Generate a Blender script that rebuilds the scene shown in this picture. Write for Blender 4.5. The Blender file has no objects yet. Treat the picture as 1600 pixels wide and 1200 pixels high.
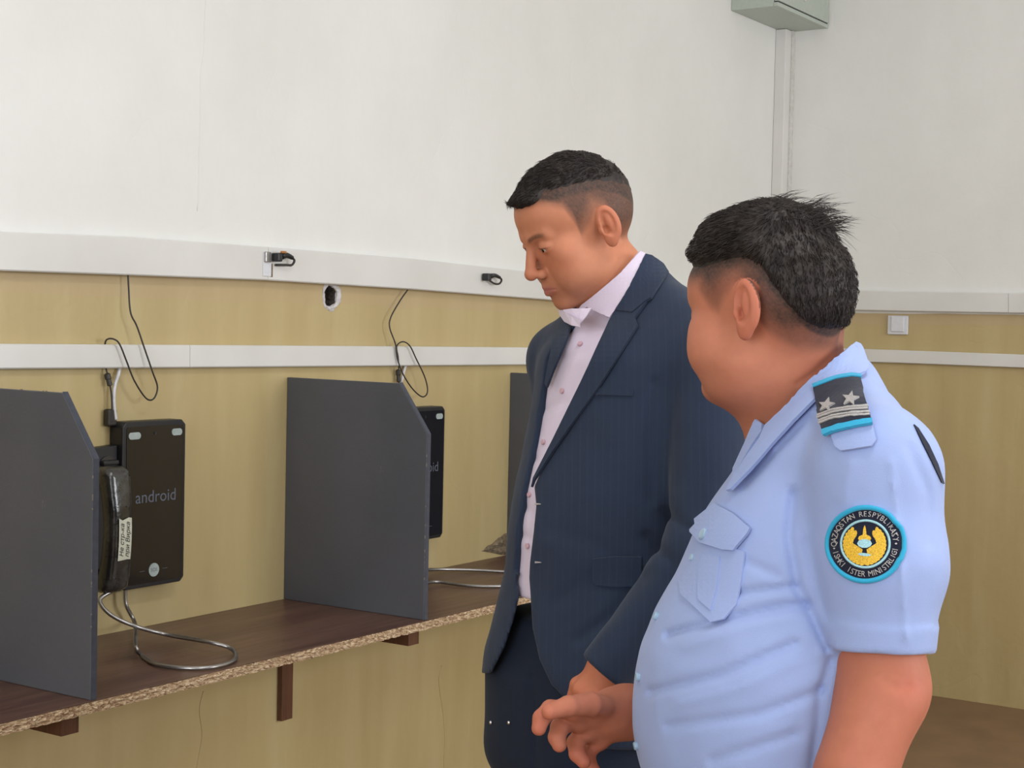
import bpy, bmesh, math, random
import numpy as np
from mathutils import Vector, Matrix, noise
from mathutils.bvhtree import BVHTree
C = bpy.context.scene.collection
rnd = random.Random(7)
PI = math.pi

# ------------------------------------------------------------------ camera
F = 2421.2
YAW, PIT, ROL = math.radians(33.577), math.radians(2.0485), math.radians(1.2369)
CAM = np.array([-6.3645, -2.8312, 1.5])
fw = np.array([math.cos(YAW)*math.cos(PIT), math.sin(YAW)*math.cos(PIT), -math.sin(PIT)])
rt = np.array([math.sin(YAW), -math.cos(YAW), 0.0])
up = np.cross(rt, fw)
cr = rt*math.cos(ROL) + up*math.sin(ROL)
cu = -rt*math.sin(ROL) + up*math.cos(ROL)
cd = bpy.data.cameras.new('camera'); cam = bpy.data.objects.new('camera', cd); C.objects.link(cam)
cd.sensor_width = 36; cd.lens = F/1600*36; cd.clip_start = .05
cam.matrix_world = Matrix(((cr[0], cu[0], -fw[0], CAM[0]), (cr[1], cu[1], -fw[1], CAM[1]), (cr[2], cu[2], -fw[2], CAM[2]), (0, 0, 0, 1)))
sc = bpy.context.scene
sc.camera = cam
sc.view_settings.view_transform = 'Standard'; sc.view_settings.look = 'None'
sc.view_settings.gamma = 1; sc.view_settings.use_curve_mapping = False
sc.view_settings.exposure = 0.0

# ------------------------------------------------------------------ light
w = bpy.data.worlds.new('world'); sc.world = w; w.use_nodes = True
w.node_tree.nodes['Background'].inputs[0].default_value = (.75, .85, 1, 1)
w.node_tree.nodes['Background'].inputs[1].default_value = 1.0
RX0, RY0, RZ = -9.6, -5.8, 3.7            # room: x from RX0 to 0, y from RY0 to 0
def area(name, loc, rot, sx, sy, power, col):
    l = bpy.data.lights.new(name, 'AREA'); l.shape = 'RECTANGLE'; l.size = sx; l.size_y = sy
    l.energy = power; l.color = col
    o = bpy.data.objects.new(name, l); C.objects.link(o); o.location = loc; o.rotation_euler = rot
    return o
# daylight through the windows of the side wall and of the wall behind the camera
WINS = [(-7.6, 1.5), (-5.0, 1.5), (-2.2, 1.5)]
for i, (x, hw) in enumerate(WINS):
    area('window_daylight', (x, RY0+.02, 2.05), (PI/2, 0, 0), 1.6, 1.8, (36, 48, 96)[i], (.93, .965, 1))
area('window_daylight', (RX0+.02, -2.6, 2.05), (PI/2, 0, -PI/2), 2.2, 1.8, 104, (.92, .96, 1))
area('ceiling_lamp_light', (-4.6, -2.6, RZ-.09), (0, 0, 0), 1.2, .3, 26, (.95, .97, 1))

# ------------------------------------------------------------------ helpers
def s2l(c):
    c = c/255
    return c/12.92 if c <= .04045 else ((c+.055)/1.055)**2.4
def rgb(r, g, b): return (s2l(r), s2l(g), s2l(b), 1)
def ray(px, py):
    X, Y = (px-800)/F, (600-py)/F
    d = cr*X + cu*Y + fw
    return d
def onY(px, py, y=0.0):
    d = ray(px, py); t = (y-CAM[1])/d[1]; return CAM + d*t
def onX(px, py, x=0.0):
    d = ray(px, py); t = (x-CAM[0])/d[0]; return CAM + d*t
def onZ(px, py, z):
    d = ray(px, py); t = (z-CAM[2])/d[2]; return CAM + d*t

class G:      # node helper
    def __init__(s, name, rough=.6, metal=0, spec=.5):
        s.m = bpy.data.materials.new(name); s.m.use_nodes = True
        s.t = s.m.node_tree; s.b = s.t.nodes['Principled BSDF']
        s.b.inputs['Roughness'].default_value = rough; s.b.inputs['Metallic'].default_value = metal
        s.b.inputs['Specular IOR Level'].default_value = spec
        s.tc = s.t.nodes.new('ShaderNodeTexCoord')
    def n(s, kind, **kw):
        nd = s.t.nodes.new(kind)
        for k, v in kw.items():
            if k in nd.inputs: nd.inputs[k].default_value = v
            else: setattr(nd, k, v)
        return nd
    def l(s, a, b): s.t.links.new(a, b)
    def mapping(s, scale=(1, 1, 1), rot=(0, 0, 0), coord='Object'):
        mp = s.n('ShaderNodeMapping'); mp.inputs['Scale'].default_value = scale; mp.inputs['Rotation'].default_value = rot
        s.l(s.tc.outputs[coord], mp.inputs[0]); return mp.outputs[0]
    def noise(s, scale, detail=4, rough=.5, vec=None):
        nd = s.n('ShaderNodeTexNoise'); nd.inputs['Scale'].default_value = scale
        nd.inputs['Detail'].default_value = detail; nd.inputs['Roughness'].default_value = rough
        s.l(vec if vec is not None else s.tc.outputs['Object'], nd.inputs['Vector']); return nd.outputs['Fac']
    def ramp(s, fac, stops):
        r = s.n('ShaderNodeValToRGB'); e = r.color_ramp.elements
        while len(e) > 1: e.remove(e[-1])
        e[0].position, e[0].color = stops[0]
        for p, c in stops[1:]:
            q = e.new(p); q.color = c
        s.l(fac, r.inputs[0]); return r.outputs[0]
    def mix(s, fac, a, b, mode='MIX'):
        m = s.n('ShaderNodeMix'); m.data_type = 'RGBA'; m.blend_type = mode
        for i, v in ((0, fac), (6, a), (7, b)):
            if isinstance(v, (int, float, tuple)): m.inputs[i].default_value = v
            else: s.l(v, m.inputs[i])
        return m.outputs[2]
    def math(s, op, a, b=0.0):
        m = s.n('ShaderNodeMath'); m.operation = op
        for i, v in ((0, a), (1, b)):
            if isinstance(v, (int, float)): m.inputs[i].default_value = v
            else: s.l(v, m.inputs[i])
        return m.outputs[0]
    def col(s, c):
        if isinstance(c, tuple): s.b.inputs['Base Color'].default_value = c
        else: s.l(c, s.b.inputs['Base Color'])
        return s
    def bump(s, h, strength=.3, dist=.002):
        b = s.n('ShaderNodeBump'); b.inputs['Strength'].default_value = strength; b.inputs['Distance'].default_value = dist
        s.l(h, b.inputs['Height']); s.l(b.outputs[0], s.b.inputs['Normal']); return s

def plain(name, c, rough=.6, metal=0, var=.12, scale=60, bump=.15, bd=.0008, spec=.5):
    g = G(name, rough, metal, spec)
    nz = g.noise(scale, 3)
    lo = tuple(x*(1-var) for x in c[:3])+(1,); hi = tuple(min(1, x*(1+var)) for x in c[:3])+(1,)
    g.col(g.ramp(nz, [(.3, lo), (.7, hi)]))
    if bump: g.bump(nz, bump, bd)
    return g.m

def wall_material():
    g = G('painted_plaster_wall', .5)
    sep = g.n('ShaderNodeSeparateXYZ'); g.l(g.tc.outputs['Object'], sep.inputs[0])
    wob = g.noise(2.2, 3)
    h = g.math('ADD', sep.outputs[2], g.math('MULTIPLY', g.math('SUBTRACT', wob, .5), .02))
    # the yellow oil paint starts at 1.60 m
    f = g.math('GREATER_THAN', g.math('SUBTRACT', h, g.math('MULTIPLY', g.math('LESS_THAN', sep.outputs[0], -.02), .030)), 1.600)
    streak = g.noise(1.0, 5, .6, g.mapping((7, 7, .8)))
    blot = g.noise(2.0, 4, .55)
    y1 = g.ramp(streak, [(.25, rgb(176, 157, 106)), (.5, rgb(186, 167, 117)), (.78, rgb(197, 181, 134))])
    y2 = g.mix(g.math('MULTIPLY', blot, .45), y1, rgb(186, 162, 126))
    # a paler band of repainted wall between 1.50 m and the trunking
    bandf = g.math('GREATER_THAN', g.math('ADD', h, g.math('MULTIPLY', g.noise(5, 2), .04)), 1.575)
    y3 = g.mix(g.math('MULTIPLY', bandf, .35), y2, rgb(186, 160, 130))
    fine = g.noise(120, 3, .7)
    y4 = g.mix(g.math('MULTIPLY', g.math('GREATER_THAN', fine, .68), .35), y3, rgb(205, 186, 140))
    wn = g.noise(1.3, 5, .6)
    w1 = g.ramp(wn, [(.3, rgb(221, 220, 215)), (.7, rgb(231, 230, 226))])
    g.col(g.mix(f, y4, w1))
    r = g.n('ShaderNodeMapRange'); g.l(f, r.inputs[0]); r.inputs[3].default_value = .42; r.inputs[4].default_value = .75
    g.l(r.outputs[0], g.b.inputs['Roughness'])
    b1 = g.noise(3.0, 5, .5, g.mapping((1, 1, .5))); b2 = g.noise(45, 4, .6)
    vr = g.n('ShaderNodeTexVoronoi'); vr.feature = 'DISTANCE_TO_EDGE'; vr.inputs['Scale'].default_value = 1.15
    wv = g.n('ShaderNodeVectorMath'); wv.operation = 'ADD'
    nz3 = g.n('ShaderNodeTexNoise'); nz3.inputs['Scale'].default_value = 3.0; g.l(g.tc.outputs['Object'], nz3.inputs['Vector'])
    g.l(g.mapping((1, 1, .55)), wv.inputs[0]); g.l(nz3.outputs['Color'], wv.inputs[1]); g.l(wv.outputs[0], vr.inputs['Vector'])
    crack = g.math('MINIMUM', g.math('MULTIPLY', vr.outputs['Distance'], 60), 1.0)
    hh = g.math('ADD', g.math('MULTIPLY', b1, 3.2), g.math('MULTIPLY', b2, .12))
    hh = g.math('ADD', hh, g.math('MULTIPLY', crack, .06))
    g.bump(hh, .6, .006)
    return g.m
M = {}
M['wall'] = wall_material()
M['ceiling'] = plain('white_ceiling', rgb(232, 231, 226), .8)
M['floor'] = plain('worn_linoleum', rgb(132, 104, 78), .5, scale=6)
g = G('white_trunking_plastic', .38)
nz = g.noise(3.5, 4)
g.col(g.ramp(nz, [(.3, rgb(212, 210, 205)), (.7, rgb(222, 220, 216))])); g.bump(g.noise(30, 2), .05, .001)
M['trunk'] = g.m
M['trunk_base'] = plain('trunking_base_plastic', rgb(206, 204, 198), .5)
M['box'] = plain('grey_green_box_enamel', rgb(176, 184, 174), .4, var=.04)
M['black'] = plain('black_plastic', (.014, .014, .016, 1), .42, scale=300, bump=.2, bd=.0003)
M['cable'] = plain('black_cable_rubber', (.03, .024, .02, 1), .5)
M['white_cable'] = plain('white_cable_sheath', rgb(210, 208, 212), .45)
M['dark_hole'] = plain('hole_masonry', rgb(70, 62, 58), .95, var=.5, scale=90, bump=.9, bd=.01)
M['raw_plaster'] = plain('raw_plaster', rgb(205, 200, 200), .95, var=.12, scale=70, bump=.8, bd=.006)
M['rough_plaster'] = plain('exposed_grey_plaster', rgb(122, 106, 84), .95, var=.35, scale=80, bump=.9, bd=.01)
g = G('dark_grey_painted_board', .5)
n1 = g.noise(2.5, 5); n2 = g.noise(260, 3, .7)
c = g.ramp(n1, [(.3, rgb(77, 79, 86)), (.7, rgb(90, 91, 97))])
c = g.mix(g.math('MULTIPLY', g.math('GREATER_THAN', n2, .64), .22), c, rgb(128, 120, 118))
scr = g.noise(3, 6, .7, g.mapping((1, 9, 2), (.6, 0, 0)))
c = g.mix(g.math('MULTIPLY', g.math('GREATER_THAN', scr, .68), .35), c, rgb(120, 114, 112))
g.col(c); g.bump(g.noise(90, 4, .7), .25, .0012); M['board'] = g.m
M['board_edge'] = plain('worn_blue_grey_board_edge', rgb(64, 68, 80), .55, var=.15, scale=80)
g = G('dark_walnut_laminate', .36)
gr = g.noise(2.2, 6, .62, g.mapping((1.4, 26, 26)))
gr2 = g.noise(1.1, 3, .5, g.mapping((.8, 7, 7)))
c = g.ramp(gr, [(.28, rgb(66, 42, 38)), (.5, rgb(92, 64, 56)), (.74, rgb(122, 93, 78))])
c = g.mix(.35, c, g.ramp(gr2, [(.35, rgb(76, 48, 44)), (.65, rgb(126, 96, 78))]))
g.col(c); g.bump(gr, .08, .001); M['laminate'] = g.m
g = G('chipboard_edge', .9)
v = g.n('ShaderNodeTexVoronoi'); v.inputs['Scale'].default_value = 230; g.l(g.mapping((.6, 1, 1.4)), v.inputs['Vector'])
sp = g.n('ShaderNodeSeparateColor'); g.l(v.outputs['Color'], sp.inputs[0])
c = g.ramp(sp.outputs[0], [(0, rgb(150, 118, 92)), (.35, rgb(178, 148, 116)), (.7, rgb(196, 170, 136)), (1, rgb(214, 192, 162))])
g.col(c); g.bump(v.outputs['Distance'], .8, .004); M['chip'] = g.m
M['chips'] = plain('bare_board_chips', rgb(128, 118, 110), .9)
g = G('dark_brown_wood', .45)
gr = g.noise(3, 5, .6, g.mapping((40, 40, 2)))
g.col(g.ramp(gr, [(.3, rgb(78, 48, 34)), (.7, rgb(112, 72, 50))])); M['bracket'] = g.m
g = G('glossy_black_screen', .07, spec=.6); g.col((.008, .008, .011, 1)); g.bump(g.noise(2), .01, .0002); M['screen'] = g.m
def emis(name, c, s):
    g = G(name, .5); g.col((.05, .05, .05, 1)); g.bump(g.noise(9), .02, .0002)
    g.b.inputs['Emission Color'].default_value = c; g.b.inputs['Emission Strength'].default_value = s; return g.m
M['screen_text'] = emis('backlit_screen_lettering', (.42, .5, .75, 1), .09)
M['lens'] = plain('grey_lamp_lens', rgb(168, 180, 178), .3)
M['steel'] = plain('flexible_steel_hose', (.42, .40, .39, 1), .33, .9, scale=400)
g = G('clear_tape_on_black_plastic', .22, spec=.8)
nt = g.noise(14, 5, .6); g.col(g.ramp(nt, [(.4, (.012, .012, .012, 1)), (.62, (.05, .048, .042, 1)), (.8, (.13, .12, .1, 1))]))
g.bump(g.noise(30, 4), .6, .003); M['tape'] = g.m
M['paper'] = plain('label_paper', rgb(205, 205, 186), .8, var=.05)
M['ink'] = plain('pen_ink', (.02, .02, .03, 1), .6)
M['switch'] = plain('white_switch_plastic', rgb(215, 215, 220), .3, var=.03)
M['orange'] = plain('orange_plug_plastic', rgb(170, 110, 50), .5)
M['glass_white'] = plain('window_frame_white', rgb(225, 225, 225), .5)
M['pane'] = G('window_glass', .02).col((.9, .95, 1, 1)).m; M['pane'].node_tree.nodes['Principled BSDF'].inputs['Transmission Weight'].default_value = 1

def tag(o, label=None, cat=None, group=None, kind=None):
    if label: o['label'] = label
    if cat: o['category'] = cat
    if group: o['group'] = group
    if kind: o['kind'] = kind
    return o
def empty(name, loc, rz=0, label=None, cat=None, group=None, par=None):
    o = bpy.data.objects.new(name, None); C.objects.link(o); o.location = loc; o.rotation_euler = (0, 0, rz)
    o.empty_display_size = .05
    if par: o.parent = par
    return tag(o, label, cat, group)
def obj(name, bm, mats, par=None, smooth=False, loc=None):
    me = bpy.data.meshes.new(name)
    bm.normal_update(); bm.to_mesh(me); bm.free()
    return link(name, me, mats, par, smooth, loc)
def link(name, me, mats, par=None, smooth=False, loc=None):
    if not isinstance(mats, (list, tuple)): mats = [mats]
    for m in mats: me.materials.append(m)
    o = bpy.data.objects.new(name, me); C.objects.link(o)
    if par is not None: o.parent = par
    if loc is not None: o.location = loc
    if smooth: me.shade_smooth()
    return o
def box(bm, p0, p1, bev=0, mi=0):
    vs = [bm.verts.new((x, y, z)) for x in (p0[0], p1[0]) for y in (p0[1], p1[1]) for z in (p0[2], p1[2])]
    fs = [bm.faces.new([vs[i] for i in q]) for q in ((0, 1, 3, 2), (4, 6, 7, 5), (0, 4, 5, 1), (2, 3, 7, 6), (0, 2, 6, 4), (1, 5, 7, 3))]
    bmesh.ops.recalc_face_normals(bm, faces=fs)
    for f in fs: f.material_index = mi
    if bev:
        es = list({e for f in fs for e in f.edges})
        bmesh.ops.bevel(bm, geom=es, offset=bev, segments=2, affect='EDGES', profile=.5)
    return fs
def prism(bm, pts, axis, a0, a1, bev=0, mi=0):      # polygon in two axes, extruded on the third
    def mk(p, a):
        v = list(p); v.insert(axis, a); return bm.verts.new(v)
    A = [mk(p, a0) for p in pts]; B = [mk(p, a1) for p in pts]; n = len(pts)
    fs = [bm.faces.new(A), bm.faces.new(B)] + [bm.faces.new((A[i], A[(i+1) % n], B[(i+1) % n], B[i])) for i in range(n)]
    for f in fs: f.material_index = mi
    bmesh.ops.recalc_face_normals(bm, faces=fs)
    if bev:
        es = list({e for f in fs for e in f.edges})
        bmesh.ops.bevel(bm, geom=es, offset=bev, segments=2, affect='EDGES', profile=.5)
    return fs
def smooth_path(P, n=8):
    P = [Vector(p) for p in P]; out = []
    for i in range(len(P)-1):
        p0 = P[max(0, i-1)]; p1 = P[i]; p2 = P[i+1]; p3 = P[min(len(P)-1, i+2)]
        for k in range(n):
            t = k/n
            out.append(.5*((2*p1)+(p2-p0)*t+(2*p0-5*p1+4*p2-p3)*t*t+(3*p1-p0-3*p2+p3)*t**3))
    out.append(P[-1]); return out
def tube(bm, pts, r, seg=8, cap=True):
    pts = [Vector(p) for p in pts]; rings = []; prev = None
    for i, p in enumerate(pts):
        t = (pts[min(i+1, len(pts)-1)]-pts[max(i-1, 0)]).normalized()
        if prev is None:
            a = Vector((0, 0, 1)) if abs(t.z) < .9 else Vector((1, 0, 0)); x = t.cross(a).normalized()
        else: x = (prev-t*prev.dot(t)).normalized()
        prev = x; y = t.cross(x); rr = r(i/(len(pts)-1)) if callable(r) else r
        rings.append([bm.verts.new(p+(x*math.cos(2*PI*k/seg)+y*math.sin(2*PI*k/seg))*rr) for k in range(seg)])
    for A, B in zip(rings, rings[1:]):
        for k in range(seg): bm.faces.new((A[k], A[(k+1) % seg], B[(k+1) % seg], B[k]))
    if cap: bm.faces.new(rings[0][::-1]); bm.faces.new(rings[-1])
def struct(name, bm, m, par=None):
    o = obj(name, bm, m, par)
    if par is None: o['kind'] = 'structure'
    return o
def text2d(s, size=1.0, shear=0.0):
    cu_ = bpy.data.curves.new('t', 'FONT'); cu_.body = s; cu_.size = size; cu_.shear = shear
    cu_.align_x = 'CENTER'; cu_.align_y = 'CENTER'; cu_.resolution_u = 3
    o = bpy.data.objects.new('t', cu_); C.objects.link(o)
    bpy.context.view_layer.update()
    me = bpy.data.meshes.new_from_object(o.evaluated_get(bpy.context.evaluated_depsgraph_get()))
    V = [tuple(v.co)[:2] for v in me.vertices]; Fc = [tuple(p.vertices) for p in me.polygons]
    bpy.data.objects.remove(o); bpy.data.curves.remove(cu_); bpy.data.meshes.remove(me)
    return V, Fc

# ------------------------------------------------------------------ the room
def build_room():
    # left wall (plane y = 0) with a ragged hole knocked into it
    bm = bmesh.new()
    hc = onY(515, 463); hx, hz = hc[0], hc[2]; S = .06
    def quad(x0, z0, x1, z1):
        bm.faces.new([bm.verts.new(p) for p in ((x0, 0, z0), (x1, 0, z0), (x1, 0, z1), (x0, 0, z1))])
    quad(RX0, 0, hx-S, RZ); quad(hx+S, 0, 0, RZ); quad(hx-S, 0, hx+S, hz-S); quad(hx-S, hz+S, hx+S, RZ)
    n = 32; inner = []; outer = []
    for k in range(n):
        a = 2*PI*(k+.5)/n-PI/4-PI/n*.0
        rr = 1+.13*noise.noise(Vector((math.cos(a)*2, math.sin(a)*2, 3)))
        inner.append(bm.verts.new((hx+.029*rr*math.cos(a), 0, hz+.030*rr*math.sin(a))))
        m = max(abs(math.cos(a)), abs(math.sin(a)))
        outer.append(bm.verts.new((hx+S*math.cos(a)/m, 0, hz+S*math.sin(a)/m)))
    deep = [bm.verts.new((v.co.x+(hx-v.co.x)*.25+.004*rnd.uniform(-1, 1), .05, v.co.z+(hz-v.co.z)*.25)) for v in inner]
    for k in range(n):
        j = (k+1) % n
        bm.faces.new((outer[k], outer[j], inner[j], inner[k]))
        f = bm.faces.new((inner[k], inner[j], deep[j], deep[k])); f.material_index = 1
    f = bm.faces.new(deep); f.material_index = 1
    # corners of the ring square
    for k in range(n):
        j = (k+1) % n
        a, b = outer[k].co, outer[j].co
        if abs(a.x-b.x) > 1e-4 and abs(a.z-b.z) > 1e-4:
            cx = hx+S*(1 if (a.x+b.x)/2 > hx else -1); cz = hz+S*(1 if (a.z+b.z)/2 > hz else -1)
            bm.faces.new((outer[k], bm.verts.new((cx, 0, cz)), outer[j]))
    box(bm, (RX0-.1, .06, -.02), (.1, .12, RZ))
    wl = struct('wall_left', bm, [M['wall'], M['dark_hole']])
    bm = bmesh.new()      # crumbly plaster rim of the hole
    rings = []
    for q, (s, y) in enumerate(((.98, .004), (1.0, -.003), (1.18, -.005), (1.36, -.001), (1.4, .002))):
        rg = []
        for k in range(n):
            a = 2*PI*(k+.5)/n-PI/4
            rr = s*(1+.16*noise.noise(Vector((math.cos(a)*2+q, math.sin(a)*2, 9+q))))
            wdt = 1.0 if q < 2 else (1.0+.25*math.cos(a-.2))
            rg.append(bm.verts.new((hx+.029*rr*wdt*math.cos(a), y+.0015*rnd.uniform(-1, 1), hz+.030*rr*math.sin(a))))
        rings.append(rg)
    for A, B in zip(rings, rings[1:]):
        for k in range(n): bm.faces.new((A[k], B[k], B[(k+1) % n], A[(k+1) % n]))
    o = obj('plaster_rim', bm, M['raw_plaster'], wl); o['label'] = 'crumbling white plaster rim of the hole in the wall'
    # broken plaster where the desk meets the wall
    bm = bmesh.new()
    pts = [(752, 862), (760, 853), (770, 848), (778, 840), (790, 834), (806, 832), (830, 836), (835, 868), (800, 868)]
    c0 = onY(795, 852); cen = bm.verts.new((c0[0], -.002, c0[2])); ring = []
    sub = []
    for i in range(len(pts)):
        a, b = pts[i], pts[(i+1) % len(pts)]
        for t in (0, .33, .66): sub.append((a[0]+(b[0]-a[0])*t+rnd.uniform(-1, 1), a[1]+(b[1]-a[1])*t+rnd.uniform(-1.5, 1.5)))
    mid = []
    for p in sub:
        q = onY(*p); ring.append(bm.verts.new((q[0], -.0005, q[2])))
        mid.append(bm.verts.new((c0[0]+(q[0]-c0[0])*.7, -.007+.003*rnd.uniform(-1, 1), c0[2]+(q[2]-c0[2])*.7)))
    N = len(sub)
    for k in range(N):
        bm.faces.new((ring[k], ring[(k+1) % N], mid[(k+1) % N], mid[k])); bm.faces.new((mid[k], mid[(k+1) % N], cen))
    o = obj('broken_plaster', bm, M['rough_plaster'], wl); o['label'] = 'grey rough broken plaster above the desk'
    # raised hairline seams of paint running down under the desk
    for path in ([(690, 1040), (686, 1060), (688, 1085), (692, 1110), (695, 1150), (694, 1200), (697, 1240)],
                 [(322, -20), (319, 40), (318, 75), (313, 120), (312, 200), (308, 330)],
                 [(318, 1080), (312, 1110), (316, 1150), (308, 1200), (305, 1260)]):
        bm = bmesh.new(); tube(bm, smooth_path([onY(*p, -.0005) for p in path], 5), .0022 if path[0][1] > 0 else .0009, 6)
        o = obj('paint_seam', bm, M['wall'], wl, True)
    # right-hand back wall (plane x = 0)
    bm = bmesh.new(); box(bm, (0, RY0-.1, -.02), (.12, .12, RZ)); struct('wall_back', bm, M['wall'])
    # side wall with three windows, rear wall with one: openings, frames and panes
    def holed(name, a0, a1, holes, z0, z1, plane):     # plane: function (a, z, depth) -> xyz
        bm = bmesh.new()
        cur = a0
        for (h0, h1) in holes+[(a1, a1)]:
            for (p, q, r, s) in ((cur, h0, 0, RZ),)+(((h0, h1, 0, z0), (h0, h1, z1, RZ)) if h1 > h0 else ()):
                A, B = plane(p, r, 0), plane(q, s, .2)
                box(bm, [min(u, v) for u, v in zip(A, B)], [max(u, v) for u, v in zip(A, B)])
            cur = h1
        return struct(name, bm, M['wall'])
    holed('wall_right', RX0, 0, [(x-.85, x+.85) for x, _ in WINS], 1.1, 3.0, lambda a, z, d: (a, RY0-d, z))
    holed('wall_rear', RY0, 0, [(-3.75, -1.45)], 1.1, 3.0, lambda a, z, d: (RX0-d, a, z))
    def window(i, a0, a1, plane):
        t = empty('window_%d' % i, plane((a0+a1)/2, 1.1, .1)); t['kind'] = 'structure'
        inv = Vector(t.location)
        bm = bmesh.new()
        for (p, q, r, s) in ((a0, a1, 1.1, 1.17), (a0, a1, 2.93, 3.0), (a0, a0+.07, 1.17, 2.93), (a1-.07, a1, 1.17, 2.93), ((a0+a1)/2-.03, (a0+a1)/2+.03, 1.17, 2.93)):
            A, B = plane(p, r, .08), plane(q, s, .14)
            box(bm, [min(u, v) for u, v in zip(A, B)], [max(u, v) for u, v in zip(A, B)])
        bmesh.ops.translate(bm, verts=bm.verts, vec=-inv); obj('window_frame', bm, M['glass_white'], t)
        for p, q in ((a0+.07, (a0+a1)/2-.03), ((a0+a1)/2+.03, a1-.07)):
            bm = bmesh.new(); A, B = plane(p, 1.17, .105), plane(q, 2.93, .11)
            box(bm, [min(u, v) for u, v in zip(A, B)], [max(u, v) for u, v in zip(A, B)])
            bmesh.ops.translate(bm, verts=bm.verts, vec=-inv); obj('window_pane', bm, M['pane'], t)
    for i, (x, _) in enumerate(WINS): window(i+1, x-.85, x+.85, lambda a, z, d: (a, RY0-d, z))
    window(4, -3.75, -1.45, lambda a, z, d: (RX0-d, a, z))
    bm = bmesh.new(); box(bm, (RX0-.1, RY0-.1, -.1), (.1, .12, 0)); struct('floor', bm, M['floor'])
    bm = bmesh.new(); box(bm, (RX0-.1, RY0-.1, RZ), (.1, .12, RZ+.1)); struct('ceiling', bm, M['ceiling'])
build_room()

# ------------------------------------------------------------------ trunking
def trunk(label, pts_top, pts_bot, depth, wall='Y', base=True, name='cable_trunking', seams=()):
    # pts: lists of (run, z) along the wall, cut square at both ends
    a0 = pts_bot[0]
    org = (a0[0], 0, a0[1]) if wall == 'Y' else (0, a0[0], a0[1])
    t = empty(name, org, 0, label, 'cable trunking')
    def W(a, z, d): return Vector((a, -d, z) if wall == 'Y' else (-d, a, z))-Vector(org)
    n = len(pts_top)
    def shell(d0, d1, ins, nm, mat, i0, i1):
        bm = bmesh.new(); rings = []
        c = .003
        for i in range(i0, i1+1):
            (at, zt), (ab, zb) = pts_top[i], pts_bot[i]
            zt -= ins; zb += ins
            off = 0
            if i == i0 and i0 > 0: off = .0007
            if i == i1 and i1 < n-1: off = -.0007
            off *= (1 if pts_top[-1][0] > pts_top[0][0] else -1)
            prof = [(zt, at, d0), (zt, at, d1-c), (zt-c, at, d1), (zb+c, ab, d1), (zb, ab, d1-c), (zb, ab, d0)]
            rings.append([bm.verts.new(W(a+off, z, d)) for z, a, d in prof])
        for A, B in zip(rings, rings[1:]):
            for k in range(6): bm.faces.new((A[k], A[(k+1) % 6], B[(k+1) % 6], B[k]))
        bm.faces.new(rings[0]); bm.faces.new(rings[-1])
        bmesh.ops.recalc_face_normals(bm, faces=bm.faces)
        return obj(nm, bm, mat, t)
    if base: shell(.0005, depth*.5, .004, 'trunking_base', M['trunk_base'], 0, n-1)
    cuts = [0]+list(seams)+[n-1]
    for i0, i1 in zip(cuts, cuts[1:]): shell(depth*.08 if base else .0005, depth, 0, 'trunking_cover', M['trunk'], i0, i1)
    return t
def yw(l):
    q = [(onY(x, y, -.02)[0], onY(x, y, -.02)[2]) for x, y in l]
    return [(-7.4, q[0][1])]+q
def xw(l):
    q = [(onX(x, y, -.02)[1], onX(x, y, -.02)[2]) for x, y in l]
    return q+[(RY0+.3, q[-1][1])]
UT = yw([(-60, 360), (200, 370), (415, 386), (640, 404), (872, 430), (1218, 458)]); UB = yw([(-60, 421), (200, 430), (415, 438), (640, 452), (872, 470), (1218, 487)])
UB[3] = (UT[3][0], UB[3][1])
trunk('wide white cable trunking above the left phone, ending at the looped plug', UT[:4], UB[:4], .03)
trunk('wide white cable trunking running from the looped plug past the wall hole to the corner', [(UT[3][0]+.0012, UT[3][1])]+UT[4:], [(UB[3][0]+.0012, UB[3][1])]+UB[4:], .03)
trunk('narrow white cable trunking along the left wall, lower run', yw([(-60, 537), (296, 539), (600, 541), (842, 543), (1218, 546)]),
      yw([(-60, 577), (296, 574.5), (600, 572), (842, 570), (1218, 566)]), .022, seams=(2,))
trunk('wide white cable trunking along the back wall beside the officer', xw([(1218, 450), (1400, 455.5), (1577, 458), (1680, 459)]),
      xw([(1218, 482), (1400, 486), (1577, 489), (1680, 491)]), .032, 'X', seams=(2,))
trunk('narrow white cable trunking along the back wall below the light switch', xw([(1218, 541), (1400, 547), (1680, 557)]),
      xw([(1218, 562), (1400, 567), (1680, 578)]), .022, 'X')
def corner_trunk():
    t = empty('cable_trunking', (0, 0, 1.72), 0, 'tall vertical white cable trunking in the room corner under the grey box', 'cable trunking')
    bm = bmesh.new(); box(bm, (-.085, -.05, 0), (-.0005, -.0005, 1.105), .003); obj('trunking_cover', bm, M['trunk'], t)
    bm = bmesh.new(); box(bm, (-.03, -.058, 0), (-.0005, -.05, 1.105), .001); obj('trunking_base', bm, M['trunk_base'], t)
corner_trunk()

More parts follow.
